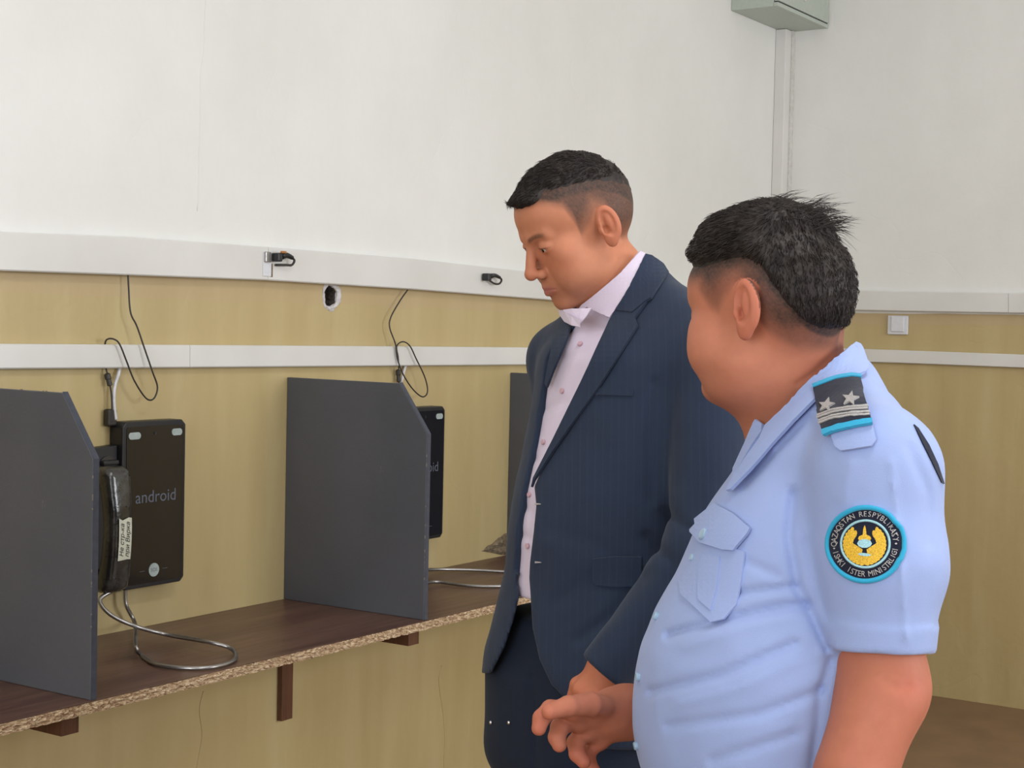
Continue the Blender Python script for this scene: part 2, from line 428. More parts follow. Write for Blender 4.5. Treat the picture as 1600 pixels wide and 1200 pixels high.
# grey metal cabinet in the corner
def cabinet():
    z0, L, D, H = 2.826, .531, .2085, .5
    t = empty('electrical_box', (-L/2, -D/2, z0), 0, 'grey-green metal electrical box high in the room corner', 'electrical box')
    bm = bmesh.new(); box(bm, (-L/2, -D/2+.02, 0), (L/2-.001, D/2-.001, H), .002); obj('cabinet_body', bm, M['box'], t)
    bm = bmesh.new(); box(bm, (-L/2, -D/2, .0), (L/2-.001, -D/2+.019, .016), .001); obj('cabinet_frame', bm, M['box'], t)
    bm = bmesh.new(); box(bm, (-L/2+.006, -D/2-.003, .021), (L/2-.006, -D/2+.019, H-.01), .003); d = obj('cabinet_door', bm, M['box'], t)
    bm = bmesh.new(); box(bm, (-L/2+.006, -D/2+.004, .0155), (L/2-.006, -D/2+.0195, .0215)); obj('door_gap', bm, M['black'], t)
    bm = bmesh.new(); tube(bm, [(-.01, -D/2-.009, .075), (-.01, -D/2, .075)], .011, 20)
    box(bm, (-.0125, -D/2-.0125, .069), (-.0075, -D/2-.009, .081)); obj('lock', bm, M['trunk_base'], d)
cabinet()

def light_switch():
    p = onX(1404, 508); t = empty('light_switch', (0, p[1], p[2]), 0, 'white square light switch between the two runs of trunking', 'light switch')
    bm = bmesh.new(); box(bm, (-.012, -.044, -.04), (-.0005, .044, .04), .003); obj('switch_plate', bm, M['switch'], t)
    bm = bmesh.new(); box(bm, (-.019, -.03, -.028), (-.011, .027, .036), .003); obj('rocker', bm, M['switch'], t)
light_switch()

# ------------------------------------------------------------------ desk, brackets, partitions
XP2, SP, DP = -3.1953, 1.0916, .4769
ZT1, ZT2, DZ = 1.2269, 1.3547, .75
DD = .486
def desk():
    x0, x1 = -8.4, -.02
    t = empty('desk', ((x0+x1)/2, -DD/2, .728), 0, 'long dark walnut laminate desk top with raw chipboard front edge', 'desk')
    o = Vector(t.location)
    bm = bmesh.new(); n = 300; A = []
    rng = random.Random(3)
    for i in range(n+1):
        x = x0+(x1-x0)*i/n
        e = .0022*noise.noise(Vector((x*9, 0, 0)))+.0016*rng.uniform(-1, 1)*(1 if rng.random() < .5 else .3)
        A.append([bm.verts.new(Vector(p)-o) for p in ((x, -.001, DZ), (x, -DD+e+.002, DZ), (x, -DD+.003, DZ-.0015), (x, -.001, DZ-.0015))])
    for p, q in zip(A, A[1:]):
        for k in range(4): bm.faces.new((p[k], p[(k+1) % 4], q[(k+1) % 4], q[k]))
    bm.faces.new(A[0]); bm.faces.new(A[-1]); bmesh.ops.recalc_face_normals(bm, faces=bm.faces)
    obj('laminate_sheet', bm, M['laminate'], t)
    bm = bmesh.new(); nx, nz = 1500, 5; rows = []
    for i in range(nx+1):
        x = x0+(x1-x0)*i/nx; r = []
        r.append(bm.verts.new(Vector((x, -.001, DZ-.0016))-o))
        for k in range(nz+1):
            z = DZ-.0016-k/nz*.0215
            e = .0035*noise.noise(Vector((x*55, 2, z*160)))+.003*noise.noise(Vector((x*160, 5, z*300)))+.002*rng.uniform(-1, 1)
            if k == nz: z += .0022*noise.noise(Vector((x*80, 7, 1)))
            r.append(bm.verts.new(Vector((x, -DD+.0012+e*(.45 if k in (0, nz) else 1), z))-o))
        r.append(bm.verts.new(Vector((x, -.001, DZ-.0231))-o)); rows.append(r)
    for p, q in zip(rows, rows[1:]):
        for k in range(len(p)): bm.faces.new((p[k], p[(k+1) % len(p)], q[(k+1) % len(p)], q[k]))
    bm.faces.new(rows[0]); bm.faces.new(rows[-1]); bmesh.ops.recalc_face_normals(bm, faces=bm.faces)
    e = obj('chipboard_core', bm, M['chip'], t); e['label'] = 'raw crumbly chipboard edge'
desk()
BR = [(XP2-SP-.03, 'dark wooden bracket under the desk at the left partition'), (XP2-.005, 'dark wooden bracket under the desk below the middle partition'),
      (XP2+SP, 'dark wooden bracket under the desk behind the man in the suit')]
for x, lab in BR:
    t = empty('desk_bracket', (x, 0, .42), 0, lab, 'bracket', 'wooden brackets under the desk')
    bm = bmesh.new(); box(bm, (-.022, -.018, 0), (.022, -.001, .3065), .001); obj('upright', bm, M['bracket'], t)
    bm = bmesh.new(); box(bm, (-.022, -.445, .262), (.022, -.0185, .3065), .001); obj('arm', bm, M['bracket'], t)
def partition(x, lab, seed):
    T = .016; rng = random.Random(seed)
    t = empty('desk_partition', (x, -DP/2, DZ), 0, lab, 'partition', 'dark grey partitions between the phones')
    y0, y1 = -DP/2, DP/2-.0015
    dch = .385-DP/2     # the chamfer starts 0.385 from the wall
    pts = [(y1, .0005), (y0, .0005), (y0, ZT1-DZ), (-dch, ZT2-DZ-.002), (y1, ZT2-DZ)]
    bm = bmesh.new(); prism(bm, pts, 0, -T/2, T/2, .0012)
    obj('board', bm, M['board'], t)
    bm = bmesh.new()
    prism(bm, [(y0-.0012, .0005), (y0+.0003, .0005), (y0+.0003, ZT1-DZ), (-dch, ZT2-DZ-.001), (-dch+.001, ZT2-DZ+.0006), (y0-.0012, ZT1-DZ+.0004)], 0, -T/2+.001, T/2-.001)
    obj('edge_band', bm, M['board_edge'], t)
    # chips of bare board along the front and top arris
    bm = bmesh.new()
    for k in range(13):
        if rng.random() < .7: y, z = y0+.0006, rng.uniform(.05, ZT1-DZ-.01); sy, sz = .0012, rng.uniform(.0012, .005)
        else: y, z = rng.uniform(-.1, y1), ZT2-DZ-.0004; sy, sz = rng.uniform(.0012, .004), .0012
        box(bm, (-T/2-.0004, y-sy, z-sz), (-T/2+.0012, y+sy, z+sz), .0003)
    ch = obj('edge_chips', bm, M['chips'], t); ch['kind'] = 'stuff'
partition(XP2-SP, 'dark grey partition board nearest the camera at the left of the photo', 1)
partition(XP2, 'dark grey partition board standing alone in the middle of the desk', 2)
partition(XP2+SP, 'dark grey partition board partly hidden behind the man in the suit', 3)

# ------------------------------------------------------------------ payphones
def kiosk(x0, lab, near):
    # x0: left edge of the body on the wall
    Wd, H, D = .205, .402, .045
    z0 = .857
    t = empty('wall_phone', (x0+Wd/2, -.001, z0), 0, lab, 'phone')
    h = Wd/2
    bm = bmesh.new(); prism(bm, [(-h+.012, 0), (h-.012, 0), (h, .012), (h, H-.012), (h-.012, H), (-h+.012, H), (-h, H-.012), (-h, .012)], 1, -D, 0, .003)
    obj('case', bm, M['black'], t, False)
    bm = bmesh.new(); prism(bm, [(-h+.016, .01), (h-.01, .01), (h-.008, .018), (h-.008, H-.018), (h-.012, H-.012), (-h+.016, H-.012), (-h+.012, H-.018), (-h+.012, .016)], 1, -D-.0015, -D+.001)
    scn = obj('screen', bm, M['screen'], t)
    def pill(cx, cz, a, b, nm, mat, par, y=-D-.0015, th=.0015):
        bm = bmesh.new(); pts = []
        for k in range(24):
            an = 2*PI*k/24; dx = (a-b) if math.cos(an) > 0 else -(a-b)
            pts.append((cx+dx+b*math.cos(an), cz+b*math.sin(an)))
        prism(bm, pts, 1, y-th, y+.0005); return obj(nm, bm, mat, par)
    pill(-h+.036, H-.034, .019, .0085, 'indicator_lamp', M['lens'], scn)
    pill(h-.032, H-.030, .017, .0085, 'indicator_lamp', M['lens'], scn)
    pill(.0, H-.03, .004, .004, 'camera_lens', M['black'], scn)
    pill(.0, .04, .0165, .0165, 'call_button', M['lens'], scn, th=.002)
    V, Fc = text2d('SOS', .012); me = bpy.data.meshes.new('t'); me.from_pydata([(x, -D-.0037, .04+y) for x, y in V], [], Fc)
    link('button_lettering', me, M['board'], scn)
    for s in (-1, 1):
        bm = bmesh.new(); box(bm, (s*.037-.008, -D-.0017, .0393), (s*.037+.008, -D-.001, .0405)); obj('button_mark', bm, M['board'], scn)
    V, Fc = text2d('android', .042); me = bpy.data.meshes.new('t'); me.from_pydata([(x*1.02+.005, -D-.0018, .218+y) for x, y in V], [], Fc)
    link('screen_lettering', me, M['screen_text'], scn)
    # cradle plate on the left
    bm = bmesh.new(); prism(bm, [(-h-.085, .03), (-h-.001, .03), (-h-.001, H-.055), (-h-.085, H-.06)], 1, -.03, 0, .003)
    cp = obj('cradle_plate', bm, M['black'], t)
    bm = bmesh.new(); tube(bm, [(-h-.035, -.034, H-.105), (-h-.035, -.0295, H-.105)], .026, 28); obj('cradle_ring', bm, M['cable'], cp, False)
    for q0, q1 in (((-h-.06, -.05, .02), (-h-.012, -.0305, .06)), ((-h-.06, -.05, H-.1), (-h-.012, -.0305, H-.088))):
        bm = bmesh.new(); box(bm, q0, q1, .004); obj('cradle_hook', bm, M['black'], cp)
    bm = bmesh.new(); box(bm, (-h-.022, -.02, H-.01), (-h+.006, -.002, H+.03), .004); obj('cable_gland', bm, M['cable'], t)
    return t
KX = onY(190, 800, -.046)[0]
k1 = kiosk(KX, 'black wall phone with two grey lamps and round call button, left of the middle partition', True)
k2 = kiosk(KX+SP-.004, 'black wall phone mostly hidden behind the middle partition', False)

def handset(xc, lab, z0=.865, paper=True, group=None):
    # bulky receiver lying in its cradle, long axis upright, bulging away from the wall
    t = empty('phone_handset', (xc, -.075, z0), 0, lab, 'handset')
    bm = bmesh.new(); n = 26; rows = []
    Hh = .290
    for i in range(n+1):
        u = i/n; z = u*Hh
        bulge = .024*math.sin(PI*min(1, max(0, u)))**.6
        e = min(u, 1-u)*Hh
        rr = min(1, math.sqrt(max(0, 1-(1-min(1, e/.014))**2)))*.999+.001
        wx = (.031+.006*(abs(u-.5)*2)**2)*(.75+.25*rr); dy = (.022+.006*(abs(u-.5)*2)**2)*(.72+.28*rr)
        cy = -.012-bulge; r = []
        for k in range(20):
            a = 2*PI*k/20; ca, sa = math.cos(a), math.sin(a)
            sq = lambda q: math.copysign(abs(q)**.6, q)
            nz = .0012*noise.noise(Vector((ca*2, sa*2, z*40)))
            r.append(bm.verts.new((wx*sq(ca)+nz, cy+dy*sq(sa)+nz, z)))
        rows.append(r)
    for A, B in zip(rows, rows[1:]):
        for k in range(20): bm.faces.new((A[k], A[(k+1) % 20], B[(k+1) % 20], B[k]))
    bm.faces.new(rows[0][::-1]); bm.faces.new(rows[-1])
    obj('receiver_shell', bm, M['tape'], t, True)
    # crinkled tape edges wrapped around the shell
    for z, hh in ((.035, .05), (.10, .06), (.2, .07)):
        bm = bmesh.new(); rng = random.Random(int(z*1000)); R1 = []
        for j in range(2):
            r = []
            for k in range(41):
                a = PI+PI*k/40; ca, sa = math.cos(a), math.sin(a)
                sq = lambda q: math.copysign(abs(q)**.6, q)
                zz = z+(hh if j else 0)+.0025*rng.uniform(-1, 1)
                u = zz/Hh; bulge = .024*math.sin(PI*u)**.6
                r.append(bm.verts.new(((.0325+.006*(abs(u-.5)*2)**2)*sq(ca), -.012-bulge+(.0235+.006*(abs(u-.5)*2)**2)*sq(sa), zz)))
            R1.append(r)
        for k in range(40): bm.faces.new((R1[0][k], R1[0][k+1], R1[1][k+1], R1[1][k]))
        obj('tape_wrap', bm, M['tape'], t, True)
    if paper:
        # paper label with two lines of handwriting reading upwards, on the side turned to the room
        bm = bmesh.new(); rng = random.Random(5); x0, x1, za, zb = -.017, .021, .075, .172; G_ = []
        ys = lambda z: -.012-.024*math.sin(PI*z/Hh)**.6-.0252
        for i in range(9):
            z = za+(zb-za)*i/8; dz = .0
            G_.append([bm.verts.new((x0+(x1-x0)*k/4, ys(z)-.0006-.0006*(k % 2), z+(.003*rng.uniform(-1, 1) if i in (0, 8) else 0))) for k in range(5)])
        for A, B in zip(G_, G_[1:]):
            for k in range(4): bm.faces.new((A[k], A[k+1], B[k+1], B[k]))
        pl = obj('paper_label', bm, M['paper'], t)
        for row, (s, x) in enumerate((('Не стр-ка', -.0075), ('при Вирка', .0095))):
            V, Fc = text2d(s, .0165, .35)
            me = bpy.data.meshes.new('t')
            me.from_pydata([(x-v, ys(.123+u)-.0019, .123+u) for u, v in V], [], Fc)
            link('handwriting', me, M['ink'], pl)
    return t
h1x = KX-.072
handset(h1x, 'bulky black handset wrapped in clear tape with a handwritten paper label', .872)
handset(h1x+SP-.004, 'black handset hidden behind the middle partition', .868, False)

def hose(pts, lab):
    P = smooth_path(pts, 26); o = Vector(P[0])
    # resample evenly
    out = [P[0]]; step = .0016; acc = 0
    for a, b in zip(P, P[1:]):
        d = (b-a).length; t_ = step-acc
        while t_ <= d:
            out.append(a+(b-a)*(t_/d)); t_ += step
        acc = (acc+d) % step
    bm = bmesh.new(); cnt = [0]
    n = len(out)
    rad = lambda t_: .0050 if (int(round(t_*(n-1))) % 2) else .0043
    tube(bm, [p-o for p in out], rad, 10)
    return tag(obj('metal_hose', bm, M['steel'], None, True, o), lab, 'cable')
zt = DZ+.0058
hose([(KX+.03, -.03, .862), (KX+.032, -.03, .82), tuple(onY(211, 975, -.05)), tuple(onZ(212, 1008, DZ+.03)), tuple(onZ(221, 1024, zt)), tuple(onZ(245, 1038, zt)), tuple(onZ(290, 1044, zt)), tuple(onZ(335, 1042, zt)),
      tuple(onZ(366, 1031, zt)), tuple(onZ(362, 1014, zt+.006)), tuple(onZ(325, 1003, zt+.018)), tuple(onY(262, 992, -.20)), tuple(onY(210, 978, -.17)), tuple(onY(172, 960, -.13)), tuple(onY(156, 938, -.10)), (h1x-.004, -.1, .874)],
     'flexible steel hose looping on the desk below the left phone')
k2x = KX+SP
hose([(k2x+.03, -.03, .862), (k2x+.032, -.04, .8), tuple(onZ(650, 912, DZ+.02)), tuple(onZ(680, 909, zt+.004)), tuple(onZ(730, 915, zt)), tuple(onZ(780, 916, zt)), tuple(onZ(830, 912, zt)), tuple(onZ(850, 903, zt)), tuple(onZ(830, 896, zt)),
      tuple(onZ(785, 893, zt)), tuple(onZ(720, 890, zt+.004)), tuple(onZ(672, 890, zt+.012)), tuple(onY(640, 892, -.1)), (h1x+SP-.008, -.1, .874)],
     'flexible steel hose on the desk beside the man in the suit')
def cable(pts, r, lab, plug=None, mat='cable', parts=()):
    P = smooth_path(pts, 8); o = Vector(P[0])
    t = empty('power_cable', o, 0, lab, 'cable')
    bm = bmesh.new(); tube(bm, [p-o for p in P], r, 8); obj('cord', bm, M[mat], t, True)
    if plug:
        a, b = [Vector(q)-o for q in plug]
        bm = bmesh.new(); d = b-a
        tube(bm, [a, a+d*.1, a+d*.45, a+d*.5, a+d*.95, b], lambda q: (.004, .0075, .0075, .006, .0065, .004)[int(round(q*5))], 12); obj('connector', bm, M['cable'], t, False)
    return t
def Y(px, py, d): return tuple(onY(px, py, -d))
cable([Y(200, 428, .02), Y(201, 450, .02), Y(204, 488, .025), Y(214, 510, .03), Y(226, 545, .035), Y(238, 580, .04), Y(246, 605, .04), Y(240, 623, .04), Y(228, 622, .04), Y(210, 595, .038), Y(198, 565, .036), Y(187, 538, .034), Y(178, 530, .032), Y(168, 530, .03), Y(164, 538, .012), Y(164, 560, .003), Y(166, 577, .01), Y(170, 592, .016), Y(174, 615, .018), Y(175, 640, .02), Y(174, 660, .02)],
      .0021, 'thin black cable looping over the lower trunking above the left phone', (Y(167, 583, .012), Y(172, 603, .017)))
cable([Y(637, 453, .02), Y(625, 470, .02), Y(611, 495, .022), Y(609, 512, .024), Y(618, 538, .03), Y(621, 560, .03), Y(630, 585, .035), Y(645, 608, .038), Y(660, 620, .04), Y(668, 612, .04), Y(664, 590, .038), Y(650, 560, .036), Y(640, 540, .034), Y(629, 534, .03), Y(620, 541, .027), Y(622, 558, .028), Y(623, 573, .018), Y(623, 590, .018), Y(625, 640, .018)],
      .0021, 'thin black cable looping over the lower trunking above the right phone', (Y(622, 577, .013), Y(623, 597, .018)))
def wcable(pts, lab):
    P = smooth_path(pts, 8); o = Vector(P[0]); bm = bmesh.new(); tube(bm, [p-o for p in P], .0042, 10)
    tag(obj('white_cable', bm, M['white_cable'], None, True, o), lab, 'cable')
wcable([Y(189, 568, .006), Y(185, 585, .012), Y(179, 605, .016), Y(178, 630, .018), Y(181, 656, .02)], 'short white cable running into the top of the left phone')
wcable([Y(635, 566, .006), Y(630, 585, .012), Y(626, 605, .016), Y(625, 632, .018), Y(627, 660, .02)], 'short white cable running down to the right phone')

# plugs pushed into the upper trunking
def plug(px, py, s, lab, extra):
    c = onY(px, py, -.045); t = empty('power_plug', (c[0], c[1], c[2]), 0, lab, 'plug')
    def L(x, y, d): return Vector(onY(x, y, -d))-Vector(c)
    bm = bmesh.new()
    A, B = L(px-14*s, py-7*s, .034), L(px+4*s, py+7*s, .06)
    box(bm, [min(a, b) for a, b in zip(A, B)], [max(a, b) for a, b in zip(A, B)], .003); obj('plug_body', bm, M['black'], t)
    bm = bmesh.new(); tube(bm, smooth_path([L(px+2*s, py-2*s, .05), L(px+10*s, py-3*s, .05), L(px+19*s, py+1*s, .05)], 4), lambda q: .010*s-.0045*s*q, 10); obj('strain_relief', bm, M['black'], t, True)
    bm = bmesh.new(); tube(bm, smooth_path([L(px+17*s, py, .05), L(px+22*s, py+5*s, .05), L(px+18*s, py+12*s, .05), L(px+9*s, py+12*s, .046), L(px-1*s, py+6*s if not extra else py+12, .04), L(px-8*s, py+5*s if not extra else py+12, .032)], 6), .0032, 8); obj('cord', bm, M['cable'], t, True)
    if extra:
        bm = bmesh.new(); A, B = L(px-26, py-9, .031), L(px-14, py+8, .04); box(bm, [min(a, b) for a, b in zip(A, B)], [max(a, b) for a, b in zip(A, B)], .002); obj('socket_edge', bm, M['steel'], t)
        bm = bmesh.new(); A, B = L(px+0, py-10, .056), L(px+10, py-6, .0625); box(bm, [min(a, b) for a, b in zip(A, B)], [max(a, b) for a, b in zip(A, B)], .001); obj('plug_insert', bm, M['orange'], t)
        bm = bmesh.new(); A, B = L(px-27, py-9, .0302), L(px-14, py+30, .0325); box(bm, [min(a, b) for a, b in zip(A, B)], [max(a, b) for a, b in zip(A, B)], .001); obj('socket_cover', bm, M['switch'], t)
        bm = bmesh.new(); A, B = L(px-15, py+10, .0302), L(px-12, py+31, .031); box(bm, [min(a, b) for a, b in zip(A, B)], [max(a, b) for a, b in zip(A, B)]); obj('cut_slot', bm, M['rough_plaster'], t)
    return t
plug(438, 402, 1.0, 'black plug with looped cord in the upper trunking left of the wall hole', True)
plug(765, 433, .85, 'small black plug with looped cord in the upper trunking beside the suited man', False)
# ------------------------------------------------------------------ people: shared tools
# figures are built in a frame with x to the camera's right, y away from it (both level) and z up
VH = np.array([math.cos(YAW), math.sin(YAW), 0.0])
def FR(px, py, d):
    r = ray(px, py); t = d/(r@VH)
    return np.array([(r@rt)*t, d, CAM[2]+r[2]*t])
def PX(P):
    x, y, z = P[..., 0], P[..., 1], P[..., 2]-CAM[2]
    cp, sp = math.cos(PIT), math.sin(PIT)
    zz = y*cp-z*sp; yy = y*sp+z*cp
    X = x*math.cos(ROL)+yy*math.sin(ROL); Y_ = -x*math.sin(ROL)+yy*math.cos(ROL)
    return np.stack([800+F*X/zz, 600-F*Y_/zz], -1)
f32 = np.float32
def ell(P, c, r, R=None):
    q = P-np.asarray(c, f32)
    if R is not None: q = q@np.asarray(R, f32)
    r = np.asarray(r, f32)
    k0 = np.sqrt(((q/r)**2).sum(-1)); k1 = np.sqrt(((q/(r*r))**2).sum(-1))+1e-9
    return k0*(k0-1)/k1
def cone(P, a, b, r1, r2, flat=None):
    a = np.asarray(a, f32); b = np.asarray(b, f32); ab = b-a
    t = np.clip(((P-a)@ab)/(ab@ab), 0, 1)
    q = P-(a+t[..., None]*ab)
    if flat is not None:      # (direction, factor): squashed along one direction
        n = np.asarray(flat[0], f32); n = n/np.linalg.norm(n); s = q@n
        q = q+np.outer(s, n)*(flat[1]-1)
    return np.sqrt((q*q).sum(-1))-(r1+(r2-r1)*t)
def smin(a, b, k):
    h = np.clip(.5+.5*(b-a)/k, 0, 1); return b*(1-h)+a*h-k*h*(1-h)
def smax(a, b, k): return -smin(-a, -b, k)
def sstep(x, a, b):
    t = np.clip((x-a)/(b-a), 0, 1); return t*t*(3-2*t)
def vnoise(P, s, seed=0):       # cheap smooth value noise, vectorised
    Q = P*s+seed*17.3; I = np.floor(Q).astype(np.int64); f = Q-I; f = f*f*(3-2*f)
    def h(i, j, k):
        n = (i*374761393+j*668265263+k*2147483647+seed*1274126177) & 0xffffffff
        n = (n ^ (n >> 13))*1274126177 & 0xffffffff
        return ((n ^ (n >> 16)) & 0xffff)/65535.0
    r = 0
    for a in (0, 1):
        for b in (0, 1):
            for c in (0, 1):
                w_ = (f[:, 0] if a else 1-f[:, 0])*(f[:, 1] if b else 1-f[:, 1])*(f[:, 2] if c else 1-f[:, 2])
                r = r+w_*h(I[:, 0]+a, I[:, 1]+b, I[:, 2]+c)
    return r*2-1
def mesh_sdf(fn, lo, hi, h):
    """surface nets over a block-sparse grid; returns verts, quads"""
    lo = np.asarray(lo, float); hi = np.asarray(hi, float)
    B = 8; nb = np.maximum(1, np.ceil((hi-lo)/(h*B)).astype(int)); n = nb*B
    ax = [lo[i]+(np.arange(nb[i])+.5)*B*h for i in range(3)]
    Cn = np.stack(np.meshgrid(*ax, indexing='ij'), -1).reshape(-1, 3).astype(f32)
    dc = fn(Cn).reshape(nb)
    act = np.abs(dc) < B*h*1.9
    Fd = np.repeat(np.repeat(np.repeat(np.where(dc < 0, -1, 1).astype(f32), B, 0), B, 1), B, 2)
    ii = np.argwhere(act)
    o = np.stack(np.meshgrid(*[np.arange(B)]*3, indexing='ij'), -1).reshape(-1, 3)
    idx = (ii[:, None, :]*B+o[None]).reshape(-1, 3)
    for s in range(0, len(idx), 400000):
        q = idx[s:s+400000]
        Fd[q[:, 0], q[:, 1], q[:, 2]] = fn((lo+q*h).astype(f32))
    S = Fd < 0
    S[0] = S[-1] = False; S[:, 0] = S[:, -1] = False; S[:, :, 0] = S[:, :, -1] = False
    Fd = np.where(S, Fd, np.maximum(Fd, 1e-6))
    cnt = np.zeros(tuple(n-1), np.int8)
    offs = [(a, b, c) for a in (0, 1) for b in (0, 1) for c in (0, 1)]
    def sub(A, o_): return A[o_[0]:o_[0]+n[0]-1, o_[1]:o_[1]+n[1]-1, o_[2]:o_[2]+n[2]-1]
    for q in offs: cnt += sub(S, q)
    cells = np.argwhere((cnt > 0) & (cnt < 8))
    idm = -np.ones(tuple(n-1), np.int32); idm[cells[:, 0], cells[:, 1], cells[:, 2]] = np.arange(len(cells))
    acc = np.zeros((len(cells), 3)); num = np.zeros(len(cells))
    for q in offs:
        for a in range(3):
            if q[a]: continue
            p = list(q); p[a] = 1
            c0 = cells+np.array(q); c1 = cells+np.array(p)
            v0 = Fd[c0[:, 0], c0[:, 1], c0[:, 2]]; v1 = Fd[c1[:, 0], c1[:, 1], c1[:, 2]]
            m = (v0 < 0) != (v1 < 0)
            t = np.where(m, v0/np.where(m, v0-v1, 1), 0)
            pos = np.tile(np.array(q, float), (len(cells), 1)); pos[:, a] += t
            acc[m] += pos[m]; num[m] += 1
    V = lo+(cells+acc/num[:, None])*h
    Q = []
    for a in range(3):
        b, c = (a+1) % 3, (a+2) % 3
        s0 = [slice(None)]*3; s1 = [slice(None)]*3; s0[a] = slice(0, -1); s1[a] = slice(1, None)
        A_, B_ = S[tuple(s0)], S[tuple(s1)]
        e = np.argwhere(A_ != B_)
        if not len(e): continue
        eb = np.zeros(3, int); eb[b] = 1; ec = np.zeros(3, int); ec[c] = 1
        g_ = lambda p: idm[p[:, 0], p[:, 1], p[:, 2]]
        q = np.stack([g_(e-eb-ec), g_(e-ec), g_(e), g_(e-eb)], -1)
        inside = S[e[:, 0], e[:, 1], e[:, 2]]
        q[~inside] = q[~inside][:, ::-1]
        Q.append(q)
    return V, np.concatenate(Q)
def relax(V, Q, it=1, lam=.5):
    for _ in range(it):
        s = np.zeros_like(V); c = np.zeros(len(V))
        for i in range(4):
            j = (i+1) % 4
            np.add.at(s, Q[:, i], V[Q[:, j]]); np.add.at(s, Q[:, j], V[Q[:, i]]); np.add.at(c, Q[:, i], 1); np.add.at(c, Q[:, j], 1)
        V = V*(1-lam)+lam*s/c[:, None]
    return V
def np_mesh(name, V, Q, mats, par, org, col=None, smooth=True):
    me = bpy.data.meshes.new(name); k = Q.shape[1]
    me.vertices.add(len(V)); me.vertices.foreach_set('co', (V-org).astype(f32).ravel())
    me.loops.add(len(Q)*k); me.loops.foreach_set('vertex_index', Q.astype(np.int32).ravel())
    me.polygons.add(len(Q)); me.polygons.foreach_set('loop_start', np.arange(len(Q), dtype=np.int32)*k)
    me.update(calc_edges=True); me.validate()
    if col is not None:
        a = me.color_attributes.new('Col', 'FLOAT_COLOR', 'POINT')
        a.data.foreach_set('color', np.concatenate([col, np.ones((len(V), 1))], 1).astype(f32).ravel())
    return link(name, me, mats, par, smooth)
def bvh(V, Q): return BVHTree.FromPolygons([tuple(v) for v in V], [tuple(int(i) for i in q) for q in Q])
EYE = Vector((0, 0, CAM[2]))
def rdir(px, py):
    r = ray(px, py); return Vector((r@rt, r@VH, r[2])).normalized()
def hit(tree, px, py, d0):
    q, nrm, _, dist = tree.ray_cast(EYE, rdir(px, py))
    if q is None or abs(q.y-d0) > .6:
        p = Vector(FR(px, py, d0)); q, nrm, _, _ = tree.find_nearest(p)
    return q, nrm
def cloth_patch(name, poly, tree, d0, off, th, mat, par, org, step=9, lift=None, sm=True):
    """a piece of cloth cut to an outline and laid on the body's own surface, with real thickness"""
    bm = bmesh.new()
    bm.faces.new([bm.verts.new((x, y, 0)) for x, y in poly])
    xs = [p[0] for p in poly]; ys = [p[1] for p in poly]
    for a, lo_, hi_ in ((0, min(xs), max(xs)), (1, min(ys), max(ys))):
        n = int((hi_-lo_)/step)
        for i in range(1, n+1):
            co = [0, 0, 0]; no = [0, 0, 0]; co[a] = lo_+(hi_-lo_)*i/(n+1); no[a] = 1
            bmesh.ops.bisect_plane(bm, geom=bm.verts[:]+bm.edges[:]+bm.faces[:], plane_co=co, plane_no=no)
    bmesh.ops.triangulate(bm, faces=[f for f in bm.faces if len(f.verts) > 4])
    vs = list(bm.verts); base = {}
    for v in vs:
        px, py = v.co.x, v.co.y
        q, nrm = hit(tree, px, py, d0)
        e = off+(lift(px, py) if lift else 0)
        base[v] = (q, nrm, e)
    top = {}
    for v in vs:
        q, nrm, e = base[v]; top[v] = bm.verts.new(q+nrm*(e+th)-Vector(org)); v.co = q+nrm*(e-.0015)-Vector(org)
    fs = list(bm.faces); be = [e for e in bm.edges if e.is_boundary]
    for f in fs: bm.faces.new([top[v] for v in f.verts])
    for e in be: a, b = e.verts; bm.faces.new((a, b, top[b], top[a]))
    for f in fs: f.normal_flip()
    bmesh.ops.recalc_face_normals(bm, faces=bm.faces)
    o = obj(name, bm, mat, par, False)
    return o
def flat_on(name, V2, Fc, tree, d0, off, mat, par, org):
    """thin print or embroidery that follows the surface"""
    P = []
    for x, y in V2:
        q, nrm = hit(tree, x, y, d0); P.append(q+nrm*off-Vector(org))
    me = bpy.data.meshes.new(name); me.from_pydata(P, [], Fc); me.update()
    return link(name, me, mat, par)
def polyline_d(px, pts):
    d = np.full(len(px), 1e9)
    for (a, b) in zip(pts, pts[1:]):
        a = np.array(a, float); b = np.array(b, float); ab = b-a
        t = np.clip(((px-a)@ab)/(ab@ab), 0, 1)
        d = np.minimum(d, np.hypot(*(px-(a+t[:, None]*ab)).T))
    return d
def inpoly(px, poly):
    x, y = px[:, 0], px[:, 1]; r = np.zeros(len(x), bool); n = len(poly)
    for i in range(n):
        x0, y0 = poly[i]; x1, y1 = poly[(i+1) % n]
        if y0 == y1: continue
        c = ((y0 > y) != (y1 > y)) & (x < (x1-x0)*(y-y0)/(y1-y0)+x0); r ^= c
    return r
def poly_sd(px, poly):
    d = polyline_d(px, list(poly)+[poly[0]]); return np.where(inpoly(px, poly), -d, d)
def rotm(yaw_face, pitch, roll):
    """columns: forward, left, up of a head in the figure frame; yaw_face: 0 = facing image left, + = towards the camera"""
    fwd = np.array([-math.cos(yaw_face), -math.sin(yaw_face), 0.0]); left = np.array([math.sin(yaw_face), -math.cos(yaw_face), 0.0]); u_ = np.array([0, 0, 1.0])
    f2 = fwd*math.cos(pitch)-u_*math.sin(pitch); u2 = u_*math.cos(pitch)+fwd*math.sin(pitch)
    l3 = left*math.cos(roll)+u2*math.sin(roll); u3 = u2*math.cos(roll)-left*math.sin(roll)
    return np.stack([f2, l3, u3], 1)

